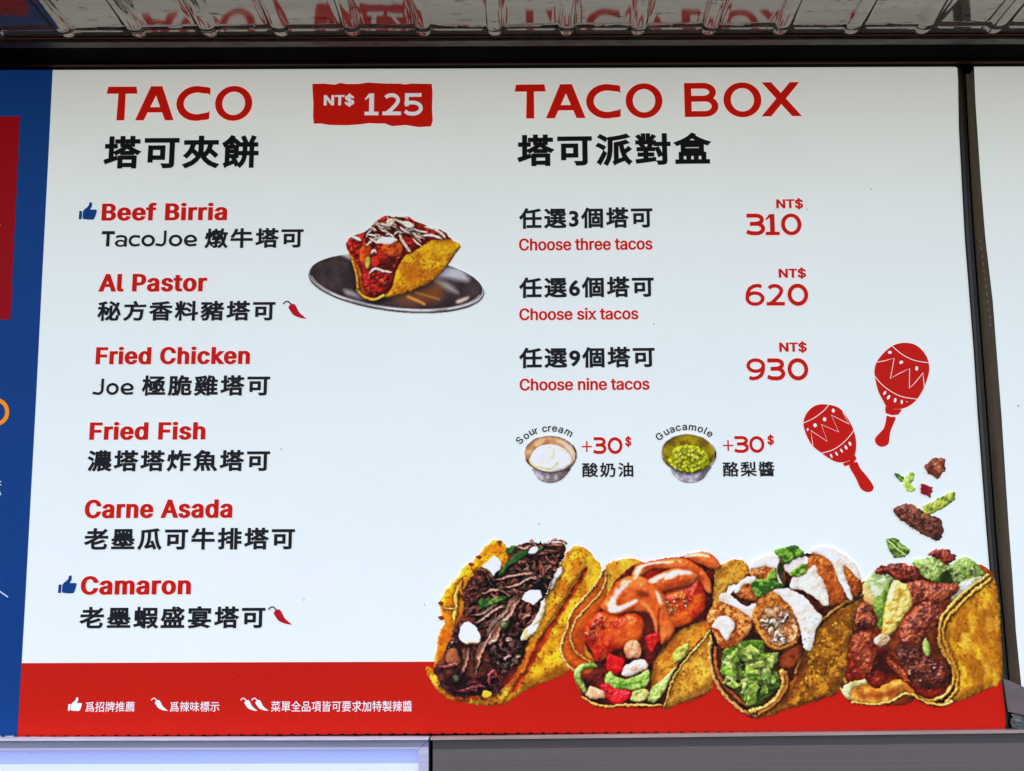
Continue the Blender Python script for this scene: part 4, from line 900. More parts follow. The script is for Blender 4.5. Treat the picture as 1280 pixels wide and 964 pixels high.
# drawn letters of the wide heading face: every outline lies in the box 0..1 x 0..1 (x right, y up)
def arc(cx, cy, rx, ry, a0, a1, n=28):
    return [(cx + rx * math.cos(math.radians(a0 + (a1 - a0) * i / n)), cy + ry * math.sin(math.radians(a0 + (a1 - a0) * i / n))) for i in range(n + 1)]
def band(outer, inner):
    """Quads between two outlines of equal length."""
    return [[outer[i], outer[i + 1], inner[i + 1], inner[i]] for i in range(len(outer) - 1)]
def pen(pts, wx, wy=None):
    """A pen line of stroke width wx (horizontal part of the normal) and wy."""
    wy = wy or wx; p = np.array(pts, float); d = np.gradient(p, axis=0); d /= np.linalg.norm(d, axis=1)[:, None]
    n = np.stack([-d[:, 1] * wx / 2, d[:, 0] * wy / 2], -1)
    return band([tuple(q) for q in p + n], [tuple(q) for q in p - n])
def seg(a, b, n=2):
    return [(a[0] + (b[0] - a[0]) * i / n, a[1] + (b[1] - a[1]) * i / n) for i in range(n)]
def ring(sx, sy):
    return band(arc(.5, .5, .5, .5, 0, 360, 48), arc(.5, .5, .5 - sx, .5 - sy, 0, 360, 48))
G = {}
G['T'] = [[(.04, 1), (.96, 1), (1, .79), (0, .79)], [(.385, .8), (.62, .8), (.625, 0), (.365, 0)]]
G['A'] = [[(0, 0), (.225, 0), (.62, 1), (.365, 1)], [(.775, 0), (1, 0), (.665, 1), (.41, 1)], [(.22, .23), (.78, .23), (.72, .385), (.28, .385)]]
G['C'] = band([(1, .94), (.93, .965)] + arc(.6, .5, .6, .5, 75, 285, 30) + [(.94, .035), (1, .06)], [(1, .74), (.94, .775)] + arc(.62, .5, .4, .31, 72, 288, 30) + [(.95, .245), (1, .29)])
G['O'] = ring(.195, .165)
G['0'] = ring(.19, .185)
G['B'] = [[(0, 0), (.21, 0), (.21, 1), (0, 1)]] + pen(seg((.1, .915), (.55, .915)) + arc(.56, .725, .28, .19, 90, -90, 14) + seg((.5, .535), (.1, .535)) + [(.1, .535)], .2, .17) + pen(seg((.1, .53), (.58, .53)) + arc(.6, .31, .3, .225, 90, -90, 14) + seg((.55, .085), (.1, .085)) + [(.1, .085)], .2, .17)
G['X'] = [[(0, 0), (.24, 0), (.97, 1), (.73, 1)], [(.03, 1), (.27, 1), (1, 0), (.76, 0)]]
G['1'] = [[(.32, 0), (.66, 0), (.66, 1), (.42, 1), (.32, .93)], [(0, 0), (1, 0), (1, .16), (0, .16)], [(0, .75), (.3, 1), (.45, 1), (.45, .85), (.3, .83), (.06, .7)]]
G['2'] = pen(arc(.47, .68, .36, .235, 150, -20, 22) + [(.72, .48), (.45, .24), (.2, .07)], .2, .17) + [[(0, 0), (1, 0), (1, .165), (0, .165)]]
G['3'] = pen(seg((.03, .915), (.5, .915)) + arc(.54, .73, .32, .185, 90, -80, 16) + seg((.56, .535), (.2, .53)) + [(.2, .53)], .215, .185) + pen(seg((.2, .53), (.52, .53)) + arc(.54, .31, .365, .225, 90, -100, 20) + [(.25, .095), (.02, .17)], .22, .185)
G['5'] = [[(.02, .84), (.92, .84), (.92, 1), (.02, 1)], [(.02, .42), (.23, .42), (.23, .95), (.02, .95)]] + pen([(.02, .5), (.16, .56), (.35, .585)] + arc(.46, .33, .44, .25, 90, -95, 22) + [(.2, .1), (.03, .2)], .2, .165)
G['6'] = band(arc(.5, .33, .5, .33, 0, 360, 40), arc(.5, .33, .31, .175, 0, 360, 40)) + pen([(.1, .4), (.13, .6), (.24, .78), (.45, .89), (.68, .92), (.86, .87)], .2, .165)
G['9'] = [[(1 - x, 1 - y) for x, y in q] for q in G['6']]
G['+'] = [[(0, .44), (1, .44), (1, .56), (0, .56)], [(.43, 0), (.57, 0), (.57, 1), (.43, 1)]]
G['o'] = ring(.215, .215)
G['c'] = band([(1, .93), (.93, .965)] + arc(.56, .5, .56, .5, 70, 290, 26) + [(.94, .035), (1, .07)], [(1, .7), (.93, .74)] + arc(.6, .5, .36, .29, 68, 292, 26) + [(.94, .26), (1, .31)])
G['a'] = pen([(.08, .8), (.3, .9), (.55, .9)] + arc(.56, .66, .34, .24, 88, 0, 10) + [(.885, .35), (.885, 0)], .23, .2) + band(arc(.46, .29, .46, .31, 0, 360, 30), arc(.5, .29, .26, .15, 0, 360, 30))
G['e'] = pen([(.2, .44), (.6, .42), (.84, .48)] + arc(.5, .5, .39, .4, 0, 285, 34) + [(.78, .12), (.96, .17)], .225, .2)
G['J'] = pen(seg((.83, 1), (.83, .4)) + arc(.5, .36, .33, .275, 0, -100, 16) + [(.2, .12), (0, .14)], .24, .16)

def drawn(name, spec, base, base1, mat, parent, xs, y=-0.0014, label=None):
    """Drawn letters: spec lists (letter, left, right, height in photo pixels, drop below the baseline); baseline from xs[0] to xs[1]."""
    a, e, n, L = board_frame(xs[0], base, xs[1], base1, y)
    VV, FF = [], []
    for k, (ch, l, r, h, drop) in enumerate(spec):
        f = lambda x: (x - xs[0]) / (xs[1] - xs[0]) * L
        bl = base + (base1 - base) * (l - xs[0]) / (xs[1] - xs[0])
        hh = height_at(l, bl, bl - h, y)
        for i, q in enumerate(G[ch]):
            o = len(VV)
            VV += [a + e * (f(l) + (f(r) - f(l)) * X) + n * (hh * Y - hh * drop) + np.array([0, -i * 4e-6, 0]) for X, Y in q]
            FF.append(list(range(o, o + len(q))))
    o = mesh(name, VV, FF, mat, parent)
    if label: o['label'] = label
    return o

def patch(name, pts, mat, parent, y=-0.0008, label=None, smooth=0, extra=()):
    """A flat printed shape with the given outline (photo pixels); extra outlines are laid in the same ink."""
    VV, FF = [], []
    for q in (pts,) + tuple(extra):
        q = np.array(q, float)
        if smooth: q = catmull(q, True, smooth)
        o = len(VV)
        VV += list(P(q[:, 0], q[:, 1], y)); FF.append(list(range(o, o + len(q))))
    from mathutils.geometry import tessellate_polygon
    T = []
    for f in FF:
        for t in tessellate_polygon([[Vector(VV[i][:].tolist()) for i in f]]):
            T.append([f[i] for i in t])
    o = mesh(name, VV, T, mat, parent)
    if label: o['label'] = label
    return o

def strip_line(name, lines, w, mat, parent, y):
    """Printed lines of width w (photo pixels)."""
    VV, FF = [], []
    for l in lines:
        p = np.array(l, float); d = np.gradient(p, axis=0); d /= np.linalg.norm(d, axis=1)[:, None] + 1e-9
        n = np.stack([-d[:, 1], d[:, 0]], -1) * w / 2
        A = P(*(p + n).T, y); B = P(*(p - n).T, y); o = len(VV)
        for i in range(len(p)):
            VV += [A[i], B[i]]
        FF += [[o + 2 * i, o + 2 * i + 1, o + 2 * i + 3, o + 2 * i + 2] for i in range(len(p) - 1)]
    return mesh(name, VV, FF, mat, parent)

# ------------------------------------------------------------------ the large pieces: awning underside, beam, lower panels
CEIL = surface('scuffed awning metal', (.31, .28, .25), (.40, .365, .325), rough=.045, rough2=.10, metal=.72, scale=(3, 26, 3), bump=.02)
def ceiling():
    m, nt, b = CEIL, CEIL.node_tree, CEIL.node_tree.nodes['Principled BSDF']
    N, L = nt.nodes, nt.links
    # scratches and soot specks of its own on the metal
    tc = N.new('ShaderNodeTexCoord'); mp = N.new('ShaderNodeMapping'); mp.inputs['Scale'].default_value = (30, 110, 30)
    L.new(tc.outputs['Object'], mp.inputs[0])
    n = N.new('ShaderNodeTexNoise'); n.inputs['Scale'].default_value = 1; n.inputs['Detail'].default_value = 5; n.inputs['Roughness'].default_value = .7
    L.new(mp.outputs[0], n.inputs['Vector'])
    r = N.new('ShaderNodeMapRange'); r.inputs['From Min'].default_value = .59; r.inputs['From Max'].default_value = .66
    L.new(n.outputs[0], r.inputs['Value'])
    src = b.inputs['Base Color'].links[0].from_socket
    mx = N.new('ShaderNodeMix'); mx.data_type = 'RGBA'; L.new(r.outputs[0], mx.inputs[0]); L.new(src, mx.inputs[6]); mx.inputs[7].default_value = (.05, .04, .035, 1)
    L.new(mx.outputs[2], b.inputs['Base Color'])
    y0, y1 = -0.1066, -0.6
    zl = float(P(0, 48.2, y0)[2]); zr = float(P(1280, 43, y0)[2]); xl = float(P(0, 44, y0)[0]); xr = float(P(1280, 38.5, y0)[0])
    Z = lambda x: zl + (zr - zl) * (x - xl) / (xr - xl)
    xs_rib = [float(P(90 + 88.2 * k, 42, y0)[0]) for k in range(-10, 28)]
    pitch = xs_rib[1] - xs_rib[0]; rw = 0.0135
    # one pressed sheet: flat between, half-round swages that end rounded just in front of the beam
    X = []
    for x in xs_rib:
        X += list(np.linspace(x - pitch / 2, x - rw, 4, endpoint=False)) + list(np.linspace(x - rw, x + rw, 15)) + list(np.linspace(x + rw, x + pitch / 2, 4, endpoint=False))[1:]
    X = np.array(X)
    Y = np.concatenate([np.array([0, .003, .006, .009, .012, .015, .018, .021, .024, .028, .034]), np.linspace(.06, 1, 26) * (y0 - y1)])
    rs = np.random.RandomState(5)
    V = []; F = []
    # the sheet is a little buckled
    bx = rs.rand(len(xs_rib)) * .0008
    for t in Y:
        for i, x in enumerate(X):
            k = int(np.argmin([abs(x - q) for q in xs_rib])); u = (x - xs_rib[k]) / rw
            v = max(0.0, (.021 - t) / .016)
            q = u * u + v * v
            h = .0062 * math.sqrt(max(0, 1 - q)) if q < 1 else 0.0
            sag = bx[k] * math.sin(t * 9 + k) + 0.0006 * math.sin(x * 11 + t * 7)
            V.append((x, y0 - t, Z(x) - h + sag * min(1, t / .05)))
    nx = len(X)
    for j in range(len(Y) - 1):
        for i in range(nx - 1):
            F.append([j * nx + i, (j + 1) * nx + i, (j + 1) * nx + i + 1, j * nx + i + 1])
    o = mesh('ceiling', V, F, CEIL, None, True)
    o['kind'] = 'structure'; o['label'] = 'ribbed reflective metal awning underside above the menu board'; o['category'] = 'ceiling'
    return zl, zr, xl, xr
zl, zr, xl, xr = ceiling()

BROWN = surface('brown painted steel', (.026, .0075, .005), (.038, .013, .005), rough=.5, scale=(4, 60, 60), bump=.1, spec=.06)
DEEP_BLACK = surface('black soffit', (.002, .0015, .0015), (.004, .003, .003), rough=.9, scale=(10, 10, 10), spec=.03)  # near-black, also used for the bottom strip and the back box
LIP = surface('worn steel lip', (.03, .022, .02), (.11, .095, .085), rough=.5, scale=(30, 200, 200), metal=.6, detail=8)
def beam():
    r = empty('roof_beam', 'dark brown steel beam running along the top of the menu boards', 'beam', tuple(P(640, 60, -0.1)))
    inv = -np.array(r.location)
    def lay(name, bm, mat):
        return mesh(name, [np.array(v) + inv for v in bm[0]], bm[1], mat, r)
    X0, X1 = -2.4, 2.4
    ex = lambda px_y0, px_y1, y: (lambda a, b: (float(a[2] + (b[2] - a[2]) * (X0 - a[0]) / (b[0] - a[0])), float(a[2] + (b[2] - a[2]) * (X1 - a[0]) / (b[0] - a[0]))))(P(0, px_y0, y), P(1280, px_y1, y))
    top = ex(30, 24, -.106); z1 = ex(51.5, 46.2, -.106); z2 = ex(54.2, 49.2, -.108)
    V, F = [], []
    box((V, F), X0, X1, -.106, -.092, z1, top); lay('web', (V, F), BROWN)
    V, F = [], []
    box((V, F), X0, X1, -.110, -.090, z2, (z1[0] - .0004, z1[1] - .0004)); lay('flange', (V, F), LIP)
    V, F = [], []
    box((V, F), X0, X1, -.0895, .03, (z2[0] + .001, z2[1] + .001), (z2[0] + .02, z2[1] + .02)); lay('soffit', (V, F), DEEP_BLACK)
    V, F = [], []
    zb = (float(z2[0]) + .0009, float(z2[1]) + .0009)
    box((V, F), X0, X1, -.030, -.022, (zb[0] - .004, zb[1] - .004), zb); lay('seam_strip', (V, F), BROWN)
beam()

ALU = surface('brushed aluminium trim', (.32, .31, .44), (.42, .41, .55), rough=.38, metal=0, scale=(3, 120, 120), spec=.5, bump=.03)  # the lilac light reflected by the trim is put into this base colour
STEEL = surface('brushed brown steel', (.095, .076, .084), (.108, .086, .096), rough=.36, metal=.2, scale=(1.2, 240, 240), detail=5, spec=.5, bump=.05)
def lit_acrylic():
    m, nt, b = nodes('lit acrylic')
    c = rgb(176, 186, 246)
    weave(nt, c, b, .015, lit=.26)
    b.inputs['Roughness'].default_value = .25
    return m
def lower_panels():
    yb = -.028
    a = empty('lit_panel', 'pale lilac glowing panel in an aluminium frame under the menu board', 'light panel', tuple(P(260, 960, yb)))
    inv = -np.array(a.location)
    def lay(name, pts, y, back, mat, root):
        """A plate: outline in photo pixels on the plane y, with real thickness back to the plane y + back."""
        off = -np.array(root.location); A = [P(px, py, y) for px, py in pts]; B = [q + np.array([0, back, 0]) for q in A]; n = len(A)
        V = [q + off for q in A + B]
        F = [list(range(n))] + [list(range(2 * n - 1, n - 1, -1))] + [[i, i + n, (i + 1) % n + n, (i + 1) % n] for i in range(n)]
        return mesh(name, V, F, mat, root)
    lay('panel', [(-320, 935), (524, 933), (524, 1090), (-320, 1092)], yb + .012, .01, lit_acrylic(), a)
    lay('top_rail', [(-320, 927.6), (535, 925.6), (523, 936.5), (-320, 938.8)], yb, .03, ALU, a)
    lay('top_lip', [(-320, 924.4), (536, 922.6), (535.2, 925.2), (-320, 927.2)], yb - .006, .03, surface('polished lip', (.46, .46, .62), (.58, .58, .74), rough=.3, metal=.2, scale=(20, 100, 100)), a)
    lay('side_rail', [(535.6, 926.0), (535.6, 1090), (523, 1090), (523, 937)], yb, .03, ALU, a)
    b = empty('steel_panel', 'dark brushed steel panel below the tacos end of the board', 'panel', tuple(P(900, 955, yb)))
    lay('face', [(541, 925.5), (2300, 904.8), (2300, 1085), (541, 1090)], yb + .004, .03, STEEL, b)
    lay('top_lip', [(538, 922.4), (2300, 900.8), (2300, 904.4), (538, 925.2)], yb - .004, .03, surface('steel lip', (.26, .20, .20), (.36, .29, .29), rough=.35, metal=.2, scale=(10, 100, 100)), b)
lower_panels()

# ------------------------------------------------------------------ the menu board
DARK = surface('dark frame and slot shade', (.010, .006, .0055), (.020, .013, .011), rough=.4, scale=(60, 60, 5), spec=.3)
FRAME = surface('bronze frame', (.055, .032, .023), (.082, .050, .037), rough=.4, scale=(80, 80, 6), spec=.4, bump=.05)
TAUPE = surface('taupe return cloth', (.13, .095, .066), (.20, .15, .105), rough=.6, scale=(30, 30, 8), spec=.2)
board = empty('menu_board', 'backlit white taco menu board with a blue stripe and red bottom band', 'menu board', tuple(P(640, 500, .03)))
ORG = np.array(board.location)
_mesh = mesh
def mesh(name, verts, faces, mat, parent=None, smooth=False):       # from here the parts of a thing are laid in its own coordinates
    return _mesh(name, verts, faces, mat, parent, smooth)

EDGE = [(1180, 69.8), (1187, 71.2), (1193.5, 77), (1196.5, 84), (1197.5, 100), (1198.5, 160), (1202, 227), (1206, 300), (1212, 376), (1217, 440), (1222, 520), (1228, 600), (1232.5, 660), (1237.5, 720), (1244, 780), (1251, 845), (1255.5, 890), (1257, 905), (1255.5, 912)]
GAP = [(1201, 72), (1203.5, 130), (1207.5, 227), (1212, 300), (1217.5, 376), (1228, 520), (1238, 660), (1243, 720), (1250, 790), (1256, 850), (1261, 918)]
TAU = [(1207, 72), (1209, 130), (1214, 227), (1218.5, 300), (1224, 376), (1235, 520), (1245, 660), (1250, 720), (1257, 790), (1262, 850), (1268, 918)]
FACE2 = [(1217, 71), (1219.5, 130), (1226, 227), (1232, 300), (1241, 376), (1252, 520), (1261, 660), (1265.5, 720), (1270, 790), (1276, 850), (1283, 918)]
def face():
    out = [(-170, 88.6), (66, 84.8), (600, 77.2), (1100, 70.9)] + EDGE + [(1236, 915.8), (600, 919.6), (20, 922.6), (-170, 923.8)]
    q = np.array(out, float)
    c = np.array([600, 500.0]); inn = q + (c - q) / np.linalg.norm(c - q, axis=1)[:, None] * 3.0
    n = len(q)
    V = list(P(*inn.T, 0.0)) + list(P(*q.T, 0.004)) + [p + np.array([0, .05, 0]) for p in P(*q.T, 0.004)]
    F = [[i, i + n, (i + 1) % n + n, (i + 1) % n] for i in range(n)] + [[i + n, i + 2 * n, (i + 1) % n + 2 * n, (i + 1) % n + n] for i in range(n)]
    from mathutils.geometry import tessellate_polygon
    F += [list(t) for t in tessellate_polygon([[Vector(v.tolist()) for v in V[:n]]])]
    return mesh('face_panel', V, F, WHITE, board)
face()
band_top = 827.4
patch('bottom_band', [(27, 829), (300, 828), (600, 827), (1000, 824), (1248.2, 822), (1252, 850), (1256.4, 890), (1257.6, 905), (1255.6, 911.8), (1236, 913.8), (600, 917.6), (21.5, 920.6)], BAND, board, y=-.0006, label='red band along the bottom of the board')
bp = patch('blue_panel', [(-170, 89.6), (66, 85.8), (60, 205), (52.5, 350), (45, 500), (38.5, 620), (31, 760), (22, 919.8), (-170, 921.5)], BLUE, board, y=-.0006, label='blue stripe at the left end of the board')
rs = np.random.RandomState(3)
rag = [(25 - 11.6 * t + rs.randn() * .45, 145.5 + 254 * t) for t in np.linspace(0, 1, 60)]
patch('red_panel', [(-150, 148)] + rag + [(-150, 401)], CRIMSON, bp, y=-.0012)
o = strip_line('orange_letter', [[(-4 + 13 * math.cos(t), 515 + 14.5 * math.sin(t)) for t in np.linspace(0, 2 * math.pi, 40)]], 5, ORANGE, bp, -.0012)
for l in ([(-6, 735.5), (0, 739.5), (10, 746.5)], [(-4, 602), (1.5, 602)], [(-4, 606), (1.5, 606)], [(-2, 611), (1, 619)], [(-3, 281), (1, 281.5)]):
    strip_line('white_mark', [l], 1.2, LIGHT, bp, -.0012)

# frame of the board: bronze strip along its right side, dark strip for the slot beside it, the folded corner, the toothed strip for the bottom gap
def ribbon(name, A, B, ya, yb, mat, parent):
    ys = np.linspace(70, 918, 60)
    fa = np.interp(ys, [p[1] for p in A], [p[0] for p in A]); fb = np.interp(ys, [p[1] for p in B], [p[0] for p in B])
    VA = P(fa, ys, ya); VB = P(fb, ys, yb); V = []; F = []
    for i in range(len(ys)):
        V += [VA[i], VB[i]]
    for i in range(len(ys) - 1):
        F.append([2 * i, 2 * i + 1, 2 * i + 3, 2 * i + 2])
    o = mesh(name, V, F, mat, parent)
    return o
E2 = [(1194, 69)] + EDGE[3:-1]
E0 = [(x - 1.0, y) for x, y in E2]; E3 = [(x + 2.2, y) for x, y in E2]
ribbon('frame', E0, E3, .008, .004, DARK, board)
mid = [(a[0] * .5 + np.interp(a[1], [p[1] for p in EDGE[3:]], [p[0] for p in EDGE[3:]]) * .5, a[1]) for a in GAP]
ribbon('frame', E3, GAP, .002, .002, FRAME, board)
ribbon('frame', GAP, [(x - 2.2, y) for x, y in TAU], .014, .014, DARK, board)  # no frame bar: the open slot's shade, put into a dark strip
patch('corner_fold', [(1183, 67.5), (1191, 62), (1199, 59), (1203.5, 66), (1204, 74), (1201, 82), (1197.5, 85), (1194, 77.5), (1187.5, 71)], FRAME, board, y=-.004)
V, F = [], []
tt = np.arange(-170, 1262, 2.0)
base = lambda x: 922.9 - (x - 20) * (7.4 / 1238)
upper = np.array([base(x) - 2.2 - 1.5 * max(0, math.sin((x % 15.7) / 15.7 * 2 * math.pi)) ** 3 for x in tt])
U = P(tt, upper, -.003); W = P(tt, base(tt) + 4, -.003)
for i in range(len(tt)): V += [U[i], W[i]]
for i in range(len(tt) - 1): F.append([2 * i, 2 * i + 1, 2 * i + 3, 2 * i + 2])
mesh('bottom_gap_strip', V, F, DEEP_BLACK, board)  # black colour stands for the shade in the gap below the board
V, F = [], []
U = P(tt, base(tt) - 40, .06); W = P(tt, base(tt) + 60, .06)
box((V, F), -2.4, 2.4, .05, .06, -.32, .95)
mesh('back_box', V, F, DEEP_BLACK, board)

# headings
drawn('heading', [('T', 131.3, 170, 42, 0), ('A', 168.9, 217, 42.5, 0), ('C', 219.5, 261.5, 43.5, .02), ('O', 268, 314.5, 43.5, .02)], 150.6, 150.2, RED, board, (131, 315), label='red heading reading TACO')
drawn('heading', [('T', 643.5, 682.5, 42.5, 0), ('A', 682.5, 732, 42.5, 0), ('C', 733, 776, 43, .02), ('O', 782.5, 828.5, 43.5, .02)], 148.4, 146.7, RED, board, (643, 829), label='word TACO of the red heading TACO BOX')
drawn('heading', [('B', 856, 898.5, 42.5, 0), ('O', 905, 952.5, 43.5, .02), ('X', 952, 1002.5, 42.5, 0)], 146.4, 145.2, RED, board, (856, 1003), label='word BOX of the red heading TACO BOX')
lettering('chinese_heading', '塔可夾餅', 128.5, 322.5, 169.6, 211.3, DBLACK, board, 210.4, bold=.034, space=1.17, label='bold black Chinese heading under TACO')
lettering('chinese_heading', '塔可派對盒', 646.6, 890.2, 168, 209, DBLACK, board, 206.4, bold=.034, space=1.17, label='bold black Chinese heading under TACO BOX')
tag_pts = [(78, 75), (190, 72), (290, 82), (340, 66), (400, 76), (520, 75), (600, 62), (660, 66), (780, 72), (900, 72), (950, 80), (1010, 72), (1203, 75), (1210, 160), (1205, 300), (1212, 420), (1195, 475), (1080, 482), (960, 462), (830, 473), (760, 448), (690, 448), (610, 445), (520, 457), (400, 465), (240, 462), (160, 448), (92, 450), (85, 380), (88, 260), (82, 160)]
tg = patch('price_tag', [(380 + x / 7.53, 95 + y / 7.53) for x, y in tag_pts], RED, board, y=-.0008, label='red torn-edge price tag with white numerals')
lettering('currency_sign', 'NT$', 404.6, 442.6, 117.4, 133.6, LIGHT, tg, 133.4, bold=.032, by=.6, space=1.0)
drawn('price', [('1', 455.6, 473, 27.2, 0), ('2', 478, 501.2, 27.5, 0), ('5', 505.4, 528.3, 28, .02)], 144.2, 144.0, LIGHT, tg, (455, 529))

# dishes in the left column
BB = .041
for nm, x0, x1, t, b, b1 in [('Beef Birria', 126.6, 283.6, 253.8, 276.2, 275.6), ('Al Pastor', 122.6, 258.4, 342.6, 365, 364.6), ('Fried Chicken', 119.2, 312.2, 433.6, 455.8, 455.4), ('Fried Fish', 111.4, 256.5, 527.6, 550.2, 549.8), ('Carne Asada', 105.4, 290.2, 624.6, 648.2, 647.6), ('Camaron', 100.4, 238.3, 720.2, 743.8, 743.4)]:
    lettering('dish_name', nm, x0, x1, t, b, RED, board, b1, bold=BB, by=.45, space=1.09, label='red dish name reading ' + nm)
CB = .031
drawn('chinese_dish_name', [('T', 126, 143, 19.2, 0), ('a', 143.3, 158.4, 14.5, .02), ('c', 160.4, 174.4, 14.6, .02), ('o', 176.4, 193.4, 14.8, .02), ('J', 194.3, 208.2, 20, .02), ('o', 210.6, 227.6, 14.8, .02), ('e', 229.6, 246, 14.8, .02)], 308.2, 307.8, BLACK, board, (126, 246), label='dark Latin lettering before the Chinese line under Beef Birria')
lettering('chinese_dish_name', '燉牛塔可', 255.2, 379, 285.6, 310.8, BLACK, board, 310, bold=CB, space=1.19, label='dark Chinese line under Beef Birria')
lettering('chinese_dish_name', '秘方香料豬塔可', 121, 343.8, 376.2, 401.6, BLACK, board, 401, bold=CB, space=1.19, label='dark Chinese line under Al Pastor')
drawn('chinese_dish_name', [('J', 115.6, 130, 20.4, .02), ('o', 132.4, 148, 15, .02), ('e', 150.4, 166.8, 15, .02)], 493.6, 493.3, BLACK, board, (115, 167), label='dark Latin lettering before the Chinese line under Fried Chicken')
lettering('chinese_dish_name', '極脆雞塔可', 176.6, 337, 469, 495.4, BLACK, board, 495, bold=CB, space=1.19, label='dark Chinese line under Fried Chicken')
lettering('chinese_dish_name', '濃塔塔炸魚塔可', 108.4, 337, 562.8, 590, BLACK, board, 589.4, bold=CB, space=1.19, label='dark Chinese line under Fried Fish')
lettering('chinese_dish_name', '老墨瓜可牛排塔可', 104, 368.2, 660.4, 688.4, BLACK, board, 687.6, bold=CB, space=1.19, label='dark Chinese line under Carne Asada')
lettering('chinese_dish_name', '老墨蝦盛宴塔可', 98.4, 331.2, 758.2, 786.4, BLACK, board, 785.6, bold=CB, space=1.19, label='dark Chinese line under Camaron')

# set prices in the right column
for i, (k, w, x1, t, b, t2, b2, b3, wx1) in enumerate([('3', 'three', 816, 260.2, 286.4, 298.2, 313.6, 312.2, 815.7), ('6', 'six', 817.6, 346.8, 373, 385.3, 400.6, 399.4, 798.1), ('9', 'nine', 818.8, 434.6, 460.8, 473.1, 488.6, 487.4, 812)]):
    lettering('set_name', '任選%s個塔可' % k, 648.8, x1, t, b, BLACK, board, b - 1.7, bold=CB, space=1.17, label='dark Chinese line above Choose %s tacos' % w)
    lettering('set_name_in_english', 'Choose %s tacos' % w, 648.8 + i * .4, wx1, t2, b2, RED, board, b3, bold=.022, by=.6, label='small red line reading Choose %s tacos' % w)
for x0, x1, t, b in [(970.6, 1004.2, 247.8, 262), (973.6, 1007.8, 334.6, 348.8), (974.4, 1008.8, 426.8, 441.4)]:
    lettering('currency_sign', 'NT$', x0, x1, t, b, RED, board, b - .2, bold=.03, by=.7)
drawn('price', [('3', 933.2, 956.4, 26.8, 0), ('1', 957.4, 974.8, 26.4, 0), ('O', 976.8, 1002.4, 27.2, .01)], 294.2, 293.8, RED, board, (933, 1003), label='red price reading 310')
drawn('price', [('6', 932.2, 956, 27.6, .01), ('2', 958.4, 981.2, 27, 0), ('0', 985, 1010.8, 27.8, .02)], 382.2, 381.8, RED, board, (932, 1011), label='red price reading 620')
drawn('price', [('9', 933.6, 957, 27.6, .01), ('3', 959.4, 981.6, 27.2, .01), ('0', 985, 1010.8, 27.8, .02)], 475.4, 475, RED, board, (933, 1011), label='red price reading 930')

# sauces
drawn('extra_price', [('+', 727.4, 740, 13.6, -.18), ('3', 741.8, 757.8, 20.8, 0), ('0', 759.8, 778.2, 21, .01)], 567.6, 567.3, RED, board, (727, 779), label='red extra price beside the sour cream cup')
lettering('currency_sign', '$', 781.6, 789.2, 544.8, 559, RED, board, 559, bold=.03)
drawn('extra_price', [('+', 904, 917, 13.6, -.18), ('3', 918.2, 936, 20.8, 0), ('0', 937, 955.8, 21, .01)], 566.2, 565.9, RED, board, (904, 956), label='red extra price beside the guacamole cup')
lettering('currency_sign', '$', 959.4, 967.6, 543, 557.2, RED, board, 557.2, bold=.03)
lettering('sauce_name', '酸奶油', 727.9, 791.8, 578.4, 597, BLACK, board, 596.6, bold=.022, space=1.2, label='dark Chinese name of the sour cream')
lettering('sauce_name', '酪梨醬', 904, 968.4, 577.2, 596, BLACK, board, 595.6, bold=.022, space=1.2, label='dark Chinese name of the guacamole')
def arched(body, centres, ox, oy, s, cx, cy, em, label):
    """Letters set round a cup: centres are the middles of the letters' x-height in zoom coordinates, cx, cy the middle of the arc."""
    VV, FF = [], []
    for ch, (X, Y) in zip(body, centres):
        V, F = text_mesh(ch, 1.0, .014); mid = (V.min(0)[0] + V.max(0)[0]) / 2
        x, y = ox + X / s, oy + Y / s
        th = math.atan2(X - cx, cy - Y)
        o = len(VV); u = (V[:, 0] - mid) * em * .98; w = (V[:, 1] - .27) * em * .92
        qx = x + u * math.cos(th) + w * math.sin(th); qy = y + u * math.sin(th) - w * math.cos(th)
        VV += list(P(qx, qy, -.0014)); FF += [[i + o for i in f] for f in F]
    o = mesh('sauce_name_in_english', VV, FF, BLACK, board); o['label'] = label
arched('Sourcream', [(98, 325), (183, 262), (258, 208), (322, 190), (436, 164), (503, 158), (573, 160), (658, 176), (764, 218)], 640, 520, 10.71, 500, 640, 18.0, 'small dark words Sour cream arched over a cup')
arched('Guacamole', [(96, 272), (188, 208), (264, 174), (348, 150), (436, 140), (545, 146), (652, 170), (722, 196), (780, 232)], 815, 520, 10.71, 480, 640, 18.0, 'small dark word Guacamole arched over a cup')

# icons
TH = [(800, 440), (830, 400), (900, 345), (930, 310), (945, 250), (965, 232), (1000, 238), (1010, 280), (1000, 340), (968, 385), (975, 405), (1090, 402), (1114, 415), (1116, 440), (1105, 470), (1100, 500), (1090, 530), (1080, 560), (1066, 590), (1050, 620), (1020, 634), (900, 632), (800, 618), (788, 580)]
CU = [(715, 436), (784, 438), (768, 625), (700, 625)]
def thumb(x, y, k, mat, label):
    f = lambda q: [(x + (a - 700) / 18.29 * k, y + (b - 232) / 18.29 * k) for a, b in q]
    patch('thumbs_up_icon', f(TH), mat, board, y=-.0014, label=label, extra=(f(CU),))
thumb(98.3, 252.7, 1.0, BLUE, 'blue thumbs up beside Beef Birria')
thumb(72.4, 719.2, 1.03, BLUE, 'blue thumbs up beside Camaron')
thumb(84.8, 871.8, .77, LIGHT, 'white thumbs up in the red band')
CHB = [(690, 235), (720, 215), (800, 212), (850, 270), (900, 370), (940, 440), (1040, 530), (1100, 580), (1130, 590), (1100, 604), (1000, 592), (880, 555), (780, 505), (720, 430), (670, 350), (648, 315), (665, 270)]
